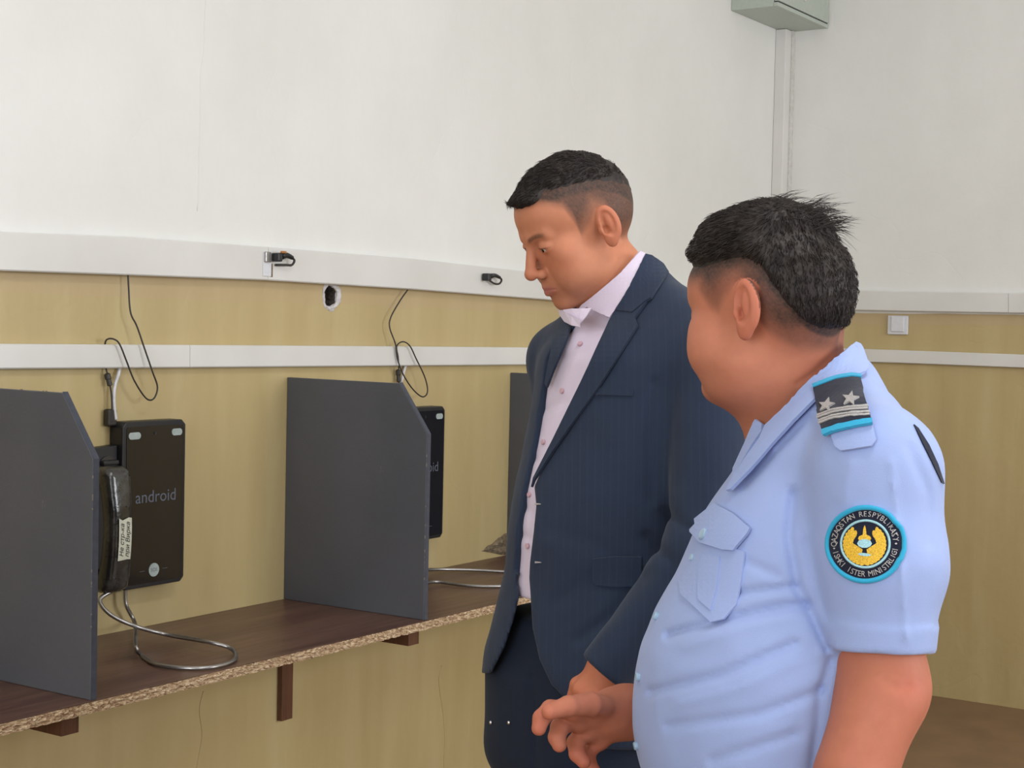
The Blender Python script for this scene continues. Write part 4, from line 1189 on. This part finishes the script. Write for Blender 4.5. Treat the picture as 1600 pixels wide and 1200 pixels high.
    Vj, Qj = mesh_sdf(jacketfn, lo, hi, .0045)
    jk = np_mesh('jacket', Vj, Qj, M['suit'], root, org)
    tj = bvh(Vj, Qj)
    # collar, lapels, pocket flap
    cloth_patch('lapel', [(1013, 474), (995, 500), (999, 512), (968, 560), (938, 607), (900, 660), (868, 706), (839, 752), (835, 762), (838, 748), (868, 688), (912, 597), (938, 541), (957, 500), (985, 450)], tr_, 2.6, .004, .0035, M['suit'], jk, org, 8)
    cloth_patch('jacket_collar', [(1003, 399), (1013, 403), (1032, 418), (1042, 432), (1020, 470), (1013, 474), (992, 492), (965, 487), (985, 450)], tr_, 2.65, .005, .0045, M['suit'], jk, org, 7)
    cloth_patch('lapel', [(881, 505), (893, 513), (889, 530), (880, 552), (868, 580), (858, 606), (855, 600), (860, 570), (868, 535)], tr_, 2.75, .003, .003, M['suit'], jk, org, 7)
    cloth_patch('pocket_flap', [(926, 873), (962, 869), (1002, 870), (1001, 905), (990, 916), (960, 917), (930, 914), (926, 904)], tr_, 2.5, .0012, .002, M['suit'], jk, org, 8)
    cloth_patch('breast_pocket', [(932, 606), (990, 609), (989, 619), (931, 617)], tr_, 2.5, .001, .002, M['suit'], jk, org, 8)
    for py in (788, 879):
        cloth_patch('buttonhole', [(837, py-2), (846, py-.8), (846, py+.4), (837, py+1)], tr_, 2.5, .0008, .0012, M['silver'], jk, org, 6)
    # shirt collar: near leaf, far leaf
    cloth_patch('collar', [(996, 393), (1004, 398), (1010, 404), (985, 450), (956, 499), (951, 497), (921, 479), (914, 486), (907, 497), (902, 494), (914, 476), (935, 458), (968, 428)], tr_, 2.6, .005, .003, M['pink'], shirt, org, 6)
    bm = bmesh.new()      # far leaf of the collar, standing away from the throat
    pts = [(872, 480, 2.68), (882, 487, 2.60), (893, 494, 2.56), (905, 499, 2.53), (906, 511, 2.52), (893, 508, 2.545), (881, 502, 2.60), (874, 492, 2.66)]
    fa = [bm.verts.new(Vector(FR(*q)-org)) for q in pts]; fb = [bm.verts.new(Vector(FR(*q)-org)+Vector((.001, .004, -.001))) for q in pts]
    for q in (fa, fb):
        for k in range(3): bm.faces.new((q[k], q[k+1], q[6-k], q[7-k]))
    for k in range(8): bm.faces.new((fa[k], fa[(k+1) % 8], fb[(k+1) % 8], fb[k]))
    bmesh.ops.recalc_face_normals(bm, faces=bm.faces); obj('collar', bm, M['pink'], shirt)
    bm = bmesh.new()      # the collar stand seen inside the open neck
    pts = [(879, 484, 2.61), (893, 482, 2.585), (907, 482, 2.57), (924, 481, 2.56), (916, 494, 2.555), (906, 506, 2.555), (893, 501, 2.575), (884, 493, 2.60)]
    fa = [bm.verts.new(Vector(FR(*q)-org)) for q in pts]; fb = [bm.verts.new(Vector(FR(*q)-org)+Vector((.001, .004, -.001))) for q in pts]
    for q in (fa, fb):
        for k in range(3): bm.faces.new((q[k], q[k+1], q[6-k], q[7-k]))
    for k in range(8): bm.faces.new((fa[k], fa[(k+1) % 8], fb[(k+1) % 8], fb[k]))
    bmesh.ops.recalc_face_normals(bm, faces=bm.faces); obj('collar_stand', bm, M['pink'], shirt)
    # trousers and shoes
    hipz = FR(900, 1000, D)[2]
    legs = Loft([(960, 800, 1075), (1050, 766, 1060), (1120, 765, 1050), (1200, 764, 1038), (1260, 768, 1020)], D+.02, math.radians(43), .75, 2.4)
    K1 = FR(905, 1480, 2.62)
    A1 = np.array([FR(880, 1200, D)[0]+.045, 2.66, .12]); A2 = np.array([FR(860, 1200, D)[0]+.02, 2.90, .12])
    H1 = FR(935, 1130, 2.60); H2 = FR(866, 1165, 2.74); K2 = FR(852, 1480, 2.80)
    def trfn(P):
        d = legs(P, cap=.02); d = smax(d, FR(900, 1228, D)[2]-P[:, 2], .07)
        a = smin(cone(P, H1, K1, .095, .068), cone(P, K1, A1, .068, .052), .03)
        b = smin(cone(P, H2, K2, .100, .070), cone(P, K2, A2, .068, .052), .03)
        d = smin(smin(d, a, .05), b, .05)
        d = smax(d, .055-P[:, 2], .004)
        px = PX(P); d = d+.004*np.exp(-(polyline_d(px, [(830, 1060), (838, 1130), (835, 1220)])/7)**2)
        return d-.001*vnoise(P.astype(float), 18, 6)
    V, Q = mesh_sdf(trfn, (FR(700, 1200, D)[0], 2.3, .03), (FR(1120, 1200, D)[0], 3.15, hipz+.05), .007)
    tr = np_mesh('trousers', V, Q, M['trouser'], root, org); tt = bvh(V, Q)
    for px_ in (769, 797):
        bm = bmesh.new(); q, nrm = hit(tt, px_, 1129, D); q = q-Vector(org)+nrm*.002
        bmesh.ops.create_uvsphere(bm, u_segments=10, v_segments=8, radius=.0036, matrix=Matrix.Translation(q)); obj('pocket_rivet', bm, M['metal'], tr, True)
    shoe(org, root, A1[:2]+[.02, .02], PI+math.radians(40)); shoe(org, root, A2[:2]+[.02, .02], PI+math.radians(30))
suit_man()

# ------------------------------------------------------------------ the officer
def officer():
    D = 2.0
    root, org = put_person((FR(1200, 1000, D)[0], D+.02), 'person in a light blue short-sleeved uniform shirt seen from behind his left shoulder')
    Rh = rotm(math.radians(-44), math.radians(6), math.radians(2))
    SC = 1.0
    HD = dict(fat=1.3, wide=1.08, flare=.12, earx=-.013)
    hc = FR(1166, 486, 1.93)-Rh@np.array([-.025, .085, .0])*SC
    def H(P): return (((P-hc.astype(f32))@Rh.astype(f32))/SC).astype(f32)
    nk0 = FR(1215, 540, 2.03); nk1 = FR(1262, 680, 2.06)
    def skinfn(P):
        d = head_sdf(H(P), **HD)*SC
        d = smin(d, ell(H(P), (.026, 0, -.080), (.046, .056, .026))*SC, .03)
        d = smin(d, cone(P, nk0, nk1, .071, .082), .035)
        px = PX(P)
        d = smin(d, ell(H(P), (.080, .004, -.088), (.020, .026, .017)), .012)
        d = d+.0016*np.exp(-(polyline_d(px, [(1245, 600), (1275, 580), (1305, 548)])/5)**2)
        return d
    Vh, Qh = mesh_sdf(skinfn, (hc[0]-.17, hc[1]-.17, hc[2]-.30), (hc[0]+.2, hc[1]+.19, hc[2]+.16), .0021)
    hp = H(Vh.astype(f32)).astype(float)
    x, ay, z = hp[:, 0], np.abs(hp[:, 1]), hp[:, 2]
    line = np.interp(x, [-.12, -.09, -.06, -.038, -.022, -.005, .012, .028, .040, .055, .070, .085], [-.056, -.056, -.052, -.030, .012, .030, .020, .002, .010, .035, .050, .072])
    st = sstep(z-line, -.006, .016)*(.50+.35*sstep(z-line, .01, .05)+.10*vnoise(hp, 60, 9))
    dark = .93*sstep(z-np.interp(x, [-.12, -.10, -.085, -.065, -.045, -.02, .01, .045, .070, .095], [-.046, -.042, -.032, .012, .048, .064, .062, .058, .062, .072]), -.030, .003)
    st = np.maximum(st, dark)*(1-sstep(ay, .0795, .0815)*(((x+.022)/.030)**2+((z-.002)/.040)**2 < 1))
    col = skin_col(hp, SK2, st)
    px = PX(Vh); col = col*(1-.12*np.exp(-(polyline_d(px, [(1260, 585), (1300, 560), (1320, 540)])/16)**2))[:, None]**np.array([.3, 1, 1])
    parts = [(Vh, Qh, col)]
    # near arm: elbow and forearm
    el = FR(1380, 1074, 1.83); shd = FR(1352, 735, 1.86); fo = FR(1328, 1245, 1.80); wrn = FR(1268, 1390, 1.72)
    hn = wrn+np.array([-.07, -.02, -.05])
    def armfn(P):
        d = cone(P, shd, el, .060, .050)
        d = smin(d, cone(P, el+np.array([-.002, 0, 0]), fo, .0455, .043), .03)
        d = smin(d, ell(P, el+np.array([.018, 0, .002]), (.022, .024, .026)), .03)
        d = smin(d, cone(P, fo, wrn, .043, .028), .02)
        d = smin(d, cone(P, FR(1375, 1100, 1.8), FR(1335, 1200, 1.78), .040, .040), .03)
        px = PX(P); d = d+.002*np.exp(-(polyline_d(px, [(1380, 1062), (1402, 1074), (1420, 1072)])/6)**2)
        K = [wrn+np.array([-.075, s*.02-.005, -.055-abs(s)*.004]) for s in (-1.5, -.5, .5, 1.5)]
        mcs = [(k, .0125) for k in K]
        chs = [[(k, .0115), (k+np.array([-.030, 0, -.025]), .0098), (k+np.array([-.040, 0, -.05]), .0086), (k+np.array([-.036, 0, -.068]), .0074)] for k in K]
        thm = [(wrn+np.array([-.02, -.02, -.02]), .015), (wrn+np.array([-.04, -.045, -.045]), .0125), (wrn+np.array([-.058, -.05, -.075]), .0105), (wrn+np.array([-.062, -.045, -.1]), .0085)]
        return smin(d, hand_sdf(P, (wrn, .026), mcs, chs, None, thm), .02)
    V, Q = mesh_sdf(armfn, (wrn[0]-.18, 1.55, wrn[2]-.2), (FR(1480, 900, 1.83)[0], 2.0, shd[2]+.08), .0038)
    px = PX(V); n = vnoise(V, 40, 3)*.03
    er = np.exp(-(((px[:, 0]-1425)/26)**2+((px[:, 1]-1075)/30)**2))*.22
    parts.append((V, Q, SK2*np.array([.93, .86, .86])*(1+n[:, None]-er[:, None]*np.array([.25, 1, 1]))))
    # far arm reaching forward, hand held out palm down with bent fingers
    T = FR; e2 = T(1110, 1118, 2.28); w2 = T(978, 1112, 2.12)
    mc = [(T(893, 1108, 2.03), .0135), (T(898, 1124, 2.055), .0135), (T(915, 1142, 2.08), .013), (T(938, 1156, 2.10), .012)]
    ch = [[(T(893, 1108, 2.03), .0125), (T(860, 1108, 2.00), .0120), (T(846, 1122, 1.985), .0112), (T(842, 1138, 1.98), .0096)],
          [(T(898, 1124, 2.055), .0125), (T(875, 1136, 2.03), .0126), (T(870, 1152, 2.02), .0114), (T(874, 1164, 2.015), .0098)],
          [(T(915, 1142, 2.08), .0122), (T(900, 1160, 2.065), .0122), (T(902, 1178, 2.055), .0110), (T(912, 1190, 2.05), .0096)],
          [(T(938, 1156, 2.10), .0112), (T(918, 1178, 2.09), .0098), (T(925, 1200, 2.085), .0088), (T(934, 1210, 2.08), .0078)]]
    thm = [(T(950, 1106, 2.075), .016), (T(922, 1100, 2.02), .0155), (T(888, 1103, 1.985), .0128), (T(858, 1112, 1.962), .0104)]
    def hand2(P):
        d = hand_sdf(P, (w2, .0275), mc, ch, None, thm)
        d = smin(d, cone(P, w2, e2, .0285, .045), .02)
        return smin(d, cone(P, T(960, 1112, 2.1), T(1010, 1115, 2.15), .030, .034), .02)
    V, Q = mesh_sdf(hand2, (T(800, 1100, 1.95)[0], 1.90, T(900, 1260, 2.0)[2]), (T(1170, 1100, 2.28)[0], 2.36, T(1000, 1030, 2.1)[2]), .0021)
    px = PX(V); tip = sstep(-px[:, 0], -880, -835)*.18+sstep(px[:, 1], 1150, 1190)*.18
    parts.append((V, Q, SK2*np.array([.98, .92, .90])*(1-tip[:, None]*np.array([.05, .7, .6]))*(1+vnoise(V, 60, 2)*.04)[:, None]))
    Vb, Qb, Cb = merge(parts)
    nb = Vh[np.argmin(Vh[:, 2])]; t1 = parts[1][0][np.argmax(parts[1][0][:, 2])]; t2 = parts[2][0][np.argmax(parts[2][0][:, 0])]
    Vb, Qb, Cb = bridge(Vb, Qb, Cb, nb, t1, [FR(1290, 720, 2.02), FR(1340, 760, 1.92)], .03)
    Vb, Qb, Cb = bridge(Vb, Qb, Cb, nb+np.array([-.02, .01, 0]), t2, [FR(1290, 740, 2.1), FR(1272, 720, 2.20), FR(1190, 940, 2.26)], .03)
    np_mesh('body', Vb, Qb, M['skin'], root, org, Cb)
    for s in (-1, 1):
        bm = bmesh.new(); wv = hc+Rh@np.array((.0800, .031*1.08*s, .0045))*SC-org
        bmesh.ops.create_uvsphere(bm, u_segments=20, v_segments=14, radius=.0122, matrix=Matrix.Translation(Vector(wv))); e = obj('eye', bm, M['eye_white'], root, True)
        bm = bmesh.new(); wv = hc+Rh@np.array((.0872, .0305*1.08*s, .0030))*SC-org
        bmesh.ops.create_uvsphere(bm, u_segments=16, v_segments=10, radius=.0062, matrix=Matrix.Translation(Vector(wv))); obj('iris', bm, M['iris'], e, True)
    # hair
    def hairfn(P):
        h = H(P); d = head_sdf(h, **HD)*SC
        x, ay, z = h[:, 0], np.abs(h[:, 1]), h[:, 2]
        ln = np.interp(x, [-.12, -.10, -.085, -.065, -.045, -.02, .01, .045, .070, .095], [-.046, -.042, -.032, .012, .048, .064, .062, .058, .062, .072])
        m_ = sstep(z-ln, -.004, .030); t = m_*(.0045+.0075*sstep(x, -.085, -.01))+.013*sstep(z, .085, .13)-.003*(1-m_)
        o = d-t-.0012*vnoise(h.astype(float)*np.array([.4, 1, 1]), 190, 5)
        fr = ell(h, (.074, .006, .088), (.024, .050, .014), None)
        o = smin(o, fr, .014)
        return smax(o, -(d+.004), .002)
    Vc, Qc = mesh_sdf(hairfn, (hc[0]-.16, hc[1]-.16, hc[2]-.11), (hc[0]+.19, hc[1]+.18, hc[2]+.19), .0023)
    hcap = np_mesh('hair', Vc, Qc, M['hair'], root, org)
    hh = H(Vc.astype(f32)); dsk = head_sdf(hh, **HD); keep = dsk[Qc].mean(1) > .003
    fwd, lft, upv = Rh[:, 0], Rh[:, 1], Rh[:, 2]
    def flow(p, nn):
        h = ((p-hc)@Rh)/SC
        back = sstep(-h[:, 0], .02, .07)[:, None]
        return (fwd*1.0+lft*.15)*(1-back)+(-upv*1.0)*back-upv*.3*sstep(np.abs(h[:, 1]), .04, .07)[:, None]
    Vs, Ts = strands(Vc, Qc, keep, flow, lambda p: np.where(((p-hc)@Rh)[:, 0] < -.04, .010, np.where(((p-hc)@Rh)[:, 0] > .05, .010, .017)), 6500, 2, .00055, .0024, .6)
    # the ruffled tuft at the crown
    px = PX(Vc[Qc[:, 0]]); kp = keep & (np.hypot(px[:, 0]-1278, px[:, 1]-335) < 34)
    V3, T3 = strands(Vc, Qc, kp, lambda p, nn: nn*0+np.array([1.0, 0, .25]), .036, 160, 3, .0005, .016, -.2)
    V4, T4 = strands(Vc, Qc, keep & (np.hypot(px[:, 0]-1240, px[:, 1]-305) < 40), lambda p, nn: nn*0+np.array([.9, 0, -.1]), .03, 120, 4, .0005, .010, -.1)
    Vs = np.concatenate([Vs, V3, V4]); Ts = np.concatenate([Ts, T3+len(Vs)-len(V3)-len(V4), T4+len(Vs)-len(V4)])
    s_ = np_mesh('hair_strands', Vs, Ts, M['hair'], hcap, org, smooth=False); s_['kind'] = 'stuff'
    # ---- uniform shirt
    rows = [(600, 1225, 1350), (640, 1195, 1400), (690, 1172, 1425), (740, 1150, 1432), (790, 1116, 1434), (830, 1092, 1432), (870, 1076, 1430), (910, 1060, 1428), (965, 1028, 1424), (1020, 1006, 1412), (1060, 998, 1404), (1100, 994, 1398), (1150, 994, 1392), (1200, 1002, 1386), (1270, 1025, 1382), (1400, 1060, 1380)]
    body = Loft(rows, D, math.radians(14), [1.1, 1.25, 1.15, 1.05, .98, .95, .93, .93, .93, .93, .93, .93, .93, .93, .95, .95], 2.2)
    NB = FR(1285, 625, 2.06); SL, SR = FR(1368, 735, 1.86), FR(1272, 705, 2.20)
    hemp = FR(1372, 1012, 1.84)
    hemn = (el-SL); hemn = hemn/np.linalg.norm(hemn); hemn = hemn+np.array([-.05, 0, 0])
    collar_c = [nk0+np.array([0, 0, .0]), nk1]
    folds = [([(1045, 993), (1130, 968), (1220, 948), (1262, 945)], .008, 7), ([(1110, 945), (1147, 927), (1243, 916)], .006, 6), ([(1017, 1081), (1130, 1053), (1243, 1004)], .006, 7),
             ([(1045, 1135), (1187, 1115), (1277, 1081)], .0045, 8), ([(1113, 1189), (1243, 1146)], .004, 8), ([(1240, 770), (1233, 837), (1246, 917), (1270, 965), (1292, 1012)], .008, 8),
             ([(1283, 1075), (1277, 1130), (1270, 1200)], .005, 8), ([(1298, 1030), (1285, 1075)], .006, 7), ([(1262, 850), (1290, 960)], .003, 9),
             ([(1200, 715), (1160, 760)], .004, 8), ([(1265, 655), (1215, 700), (1165, 755)], .005, 8), ([(1420, 700), (1450, 770), (1452, 850)], .003, 8), ([(1170, 880), (1215, 900)], .003, 8)]
    ridges = [([(1392, 720), (1400, 800), (1409, 900), (1416, 1000)], .0035, 4), ([(1070, 1010), (1150, 985), (1235, 965)], .0025, 9), ([(1060, 1100), (1150, 1078), (1240, 1035)], .0025, 9), ([(1330, 720), (1318, 780)], .003, 12)]
    zcut = FR(1100, 1430, D)[2]
    def shirtfn(P):
        d = body(P, zlo=zcut, zhi=FR(1290, 655, D)[2], cap=.05)
        d = smin(d, cone(P, NB, SL, .070, .072), .05); d = smin(d, cone(P, NB, SR, .062, .060), .05)
        s = smin(cone(P, SL, FR(1376, 880, 1.84), .076, .0745), cone(P, FR(1376, 880, 1.84), FR(1370, 1060, 1.83), .0745, .062), .02)
        s = smax(s, ((P-hemp.astype(f32))@hemn.astype(f32)), .003)
        s = s-.0022*sstep(((P-hemp.astype(f32))@hemn.astype(f32)), -.0312, -.0298)
        s2 = cone(P, SR, FR(1190, 940, 2.26), .066, .062)
        d = smin(smin(d, s, .022), s2, .03)
        px = PX(P); front = P[:, 1] < 2.15
        for f_, amp, w_ in folds: d = d+np.where(front, amp*np.exp(-(polyline_d(px, f_)/w_)**2), 0)
        for f_, amp, w_ in ridges: d = d-np.where(front, amp*np.exp(-np.abs(polyline_d(px, f_)/w_)**1.3), 0)
        d = d-.0014*vnoise(P.astype(float), 15, 2)-.0006*vnoise(P.astype(float), 38, 3)
        # neckline
        nk = cone(P, nk0, nk1-np.array([0.0, 0, .01]), .078, .080)
        vee = poly_sd(px, [(1170, 560), (1330, 540), (1300, 575), (1255, 625), (1200, 668), (1196, 672), (1186, 660)])*(D/F)
        return smax(smax(d, -nk, .006), -np.where(P[:, 1] < 2.1, vee, .1).astype(f32), .004)
    Vs_, Qs_ = mesh_sdf(shirtfn, (FR(960, 1100, D)[0], 1.60, zcut-.02), (FR(1520, 800, D)[0], 2.45, FR(1300, 540, D)[2]), .0042)
    shirt = np_mesh('shirt', Vs_, Qs_, M['blue'], root, org)
    ts = bvh(Vs_, Qs_)
    def reffn(P):
        d = body(P, zlo=zcut, zhi=FR(1290, 655, D)[2], cap=.05)
        d = smin(d, cone(P, NB, SL, .070, .072), .05); d = smin(d, cone(P, NB, SR, .062, .060), .05)
        d = smin(d, cone(P, SL, FR(1376, 880, 1.84), .076, .0745), .022)
        return smin(d, cone(P, nk0, nk1, .079, .088), .03)
    Vr, Qr = mesh_sdf(reffn, (FR(960, 1100, D)[0], 1.60, zcut-.02), (FR(1520, 800, D)[0], 2.45, FR(1300, 480, D)[2]), .008)
    tc = bvh(relax(Vr, Qr, 2), Qr)
    B = M['blue']
    cloth_patch('collar', [(1336, 537), (1340, 550), (1352, 582), (1348, 590), (1318, 606), (1280, 630), (1245, 665), (1212, 700), (1180, 738), (1150, 770), (1143, 772), (1150, 758), (1172, 722), (1195, 690), (1204, 668), (1228, 645), (1262, 604), (1296, 567), (1318, 548)], tc, 2.0, .007, .003, B, shirt, org, 8)
    cloth_patch('collar', [(1185, 655), (1196, 664), (1196, 676), (1180, 700), (1160, 735), (1150, 752), (1152, 735), (1170, 695)], tc, 2.05, .004, .003, B, shirt, org, 6)
    # shoulder strap with its slip-on epaulette
    cloth_patch('shoulder_strap', [(1300, 640), (1350, 628), (1362, 660), (1369, 690), (1362, 700), (1318, 707), (1310, 700), (1303, 680)], tc, 1.9, .005, .003, B, shirt, org, 7)
    ep = cloth_patch('epaulette', [(1277, 616), (1290, 610), (1310, 605), (1330, 602), (1342, 604), (1352, 632), (1363, 669), (1345, 671), (1320, 676), (1297, 684), (1287, 652)], tc, 1.9, .0105, .003, M['navy'], shirt, org, 7)
    ep['label'] = 'navy epaulette with two silver stars and cyan edges'
    cloth_patch('epaulette_piping', [(1276, 613), (1310, 602), (1330, 599), (1343, 601), (1344, 605), (1330, 603.5), (1310, 606.5), (1278, 618)], tc, 1.9, .0115, .0035, M['cyan'], ep, org, 7)
    cloth_patch('epaulette_piping', [(1296, 681), (1320, 673), (1345, 668), (1363, 666), (1364, 672), (1345, 675), (1320, 680), (1298, 688)], tc, 1.9, .0115, .0035, M['cyan'], ep, org, 7)
    for y0 in (653, 661):
        for off in ((0, 0), (0, 3.4)):
            cloth_patch('silver_braid', [(1289+(y0-653)*.3, y0+6+off[1]), (1310, y0+off[1]-.5), (1335, y0-4+off[1]), (1357+(y0-653)*.3, y0-5.5+off[1]), (1358+(y0-653)*.3, y0-3+off[1]), (1335, y0-1.6+off[1]), (1310, y0+2+off[1]), (1290+(y0-653)*.3, y0+8.3+off[1])], tc, 1.9, .0125, .0022, M['silver'], ep, org, 7)
    for cx, cy in ((1302, 647), (1334, 639.5)):
        pts = []
        for k in range(10):
            a = -PI/2+k*PI/5+.15; r = 12.2 if k % 2 == 0 else 5.0
            pts.append((cx+r*math.cos(a), cy+r*.92*math.sin(a)))
        cloth_patch('silver_star', pts, tc, 1.9, .0125, .003, M['silver'], ep, org, 50)
    cloth_patch('navy_pleat_gap', [(1427, 664), (1434, 670), (1450, 695), (1464, 725), (1474, 756), (1470, 754), (1455, 722), (1440, 692)], ts, 1.9, .0008, .001, M['navy'], shirt, org, 8)  # thin navy strip laid on to stand for the dark gap of a pleat
    # breast pocket with pointed flap
    cloth_patch('pocket', [(1062, 905), (1098, 845), (1165, 862), (1160, 905), (1152, 945), (1132, 968), (1112, 973), (1090, 952), (1066, 930)], tc, 1.9, .0010, .0018, B, shirt, org, 8)
    cloth_patch('pocket_pleat', [(1100, 866), (1128, 871), (1123, 920), (1113, 955), (1094, 938), (1094, 910)], tc, 1.9, .0030, .0015, B, shirt, org, 10)
    cloth_patch('pocket_flap', [(1078, 826), (1122, 791), (1150, 805), (1176, 828), (1172, 836), (1150, 862), (1135, 861), (1100, 850)], ts, 1.9, .0045, .0032, B, shirt, org, 8)
    for px_, py_, r in ((1106, 838, .0078), (1084, 872, .0048), (1027, 963, .0055), (999, 1058, .0055), (996, 1165, .0055)):
        bm = bmesh.new(); button(bm, ts, px_, py_, 2.0, r, .004, org, .006 if px_ == 1106 else .001); obj('shirt_button', bm, M['bluebtn'], shirt)
    # sleeve badge
    cx, cy, RX, RY = 1353, 850, 60.5, 60.0
    def disc(r0, r1, n=64):
        V2 = []; Fc = []
        for k in range(n):
            a = 2*PI*k/n
            V2 += [(cx+RX*r0*math.cos(a), cy+RY*r0*math.sin(a)), (cx+RX*r1*math.cos(a), cy+RY*r1*math.sin(a))]
        for k in range(n): j = (k+1) % n; Fc.append((2*k, 2*j, 2*j+1, 2*k+1))
        return V2, Fc
    bd = cloth_patch('sleeve_badge', [(cx+RX*.98*math.cos(2*PI*k/48), cy+RY*.98*math.sin(2*PI*k/48)) for k in range(48)], ts, 1.8, .001, .0018, M['navy'], shirt, org, 8)
    bd['label'] = 'round navy sleeve badge with cyan rim and gold emblem'
    # raised rims
    def rim(nm, r, wd, mat, off):
        bm = bmesh.new(); P = []
        for k in range(97):
            a = 2*PI*k/96; q, nrm = hit(ts, cx+RX*r*math.cos(a), cy+RY*r*math.sin(a), 1.8); P.append(q+nrm*off-Vector(org))
        tube(bm, P, wd, 8, False); return obj(nm, bm, mat, bd, True)
    rim('badge_rim', .955, .0031, M['cyan'], .0026)
    rim('inner_ring', .605, .0015, M['palecyan'], .0026)
    # lettering round the badge
    LV = []; LF = []
    def put_char(chh, ang, rad, hgt, outward=True):
        V2, Fc = text2d(chh, 1.0)
        if not V2: return
        s = hgt/.73; n0 = len(LV)
        for x, y in V2:
            x, y = x*s*.86, y*s
            if outward: rr = rad+y; a = ang; dx, dy = x*math.cos(a)-(-rr)*0, 0; X = rr*math.sin(a)+x*math.cos(a); Yv = -rr*math.cos(a)+x*math.sin(a)
            else: rr = rad-y; X = rr*math.sin(ang)-x*math.cos(ang); Yv = -rr*math.cos(ang)-x*math.sin(ang)
            LV.append((cx+X, cy+Yv))
        for f_ in Fc: LF.append(tuple(i+n0 for i in f_))
    def arc(s, a0, a1, outward):
        for i, c_ in enumerate(s):
            if c_ != ' ': put_char(c_, math.radians(a0+(a1-a0)*i/(len(s)-1)), 46.5, 9.0, outward)
    arc('•QAZAQSTAN RESPÝBLIKASY•', -99, 90, True)
    arc('ISHKI ISTER MINISTRLIGI', 253, 101, False)
    flat_on('badge_lettering', LV, LF, ts, 1.8, .0036, M['silver'], bd, org)
    # emblem: wings, wreath of ears, crown disc, ribbon
    def leaf(x, y, ang, L, Wd):
        pts = []
        for k in range(10):
            a = 2*PI*k/10; u_, v_ = L*math.cos(a), Wd*math.sin(a)
            pts.append((x+u_*math.cos(ang)-v_*math.sin(ang), y+u_*math.sin(ang)+v_*math.cos(ang)))
        return pts
    EV = []; EF = []
    def addp(pts): n0 = len(EV); EV.extend(pts); EF.append(tuple(range(n0, n0+len(pts))))
    ox, oy = cx-1, cy+1
    for s in (-1, 1):
        for k in range(13):
            a = math.radians(88-k*11.2) if s > 0 else math.radians(92+k*11.2)
            for rr, L in ((28, 7.2), (21.5, 6.6)):
                addp(leaf(ox+rr*math.cos(a), oy+rr*math.sin(a), a+s*-1.0, L, 3.3))
    for k in range(7): addp(leaf(ox-15+k*5, oy+13+3.5*math.sin(k/6*PI), .15, 4.5, 2.2))
    addp([(ox-3.2, oy-12), (ox-1.6, oy-26), (ox, oy-30), (ox+1.6, oy-26), (ox+3.2, oy-12)])
    addp(leaf(ox, oy-9, 0, 10, 6))
    for s in (-1, 1): addp([(ox+s*3, oy+8), (ox+s*18, oy-2), (ox+s*21, oy+4), (ox+s*16, oy+10), (ox+s*4, oy+15)])
    flat_on('gold_emblem', EV, EF, ts, 1.8, .0034, M['gold'], bd, org)
    EV = []; EF = []
    addp(leaf(ox, oy-1, 0, 11, 7)); addp(leaf(ox, oy+16, .1, 10, 2.4))
    flat_on('emblem_centre', EV, EF, ts, 1.8, .0040, M['palecyan'], bd, org)
    # trousers, shoes
    K1, K2 = np.array([.35, 1.96, .5]), np.array([.33, 2.18, .5]); A1 = np.array([.37, 2.0, .12]); A2 = np.array([.36, 2.2, .12])
    hz = FR(1200, 1400, D)
    def trfn(P):
        d = ell(P, (hz[0], 2.05, hz[2]), (.165, .165, .14))
        for k, Hq, A_ in ((K1, (hz[0], 1.96, hz[2]-.05), A1), (K2, (hz[0], 2.14, hz[2]-.05), A2)):
            d = smin(d, smin(cone(P, Hq, k, .098, .07), cone(P, k, A_, .07, .054), .03), .03)
        return smax(d, .055-P[:, 2], .004)
    V, Q = mesh_sdf(trfn, (hz[0]-.3, 1.75, .03), (hz[0]+.35, 2.4, hz[2]+.2), .009)
    np_mesh('trousers', V, Q, M['trouser'], root, org)
    shoe(org, root, A1[:2]+[.02, 0], PI+math.radians(12)); shoe(org, root, A2[:2]+[.02, 0], PI+math.radians(5))
officer()
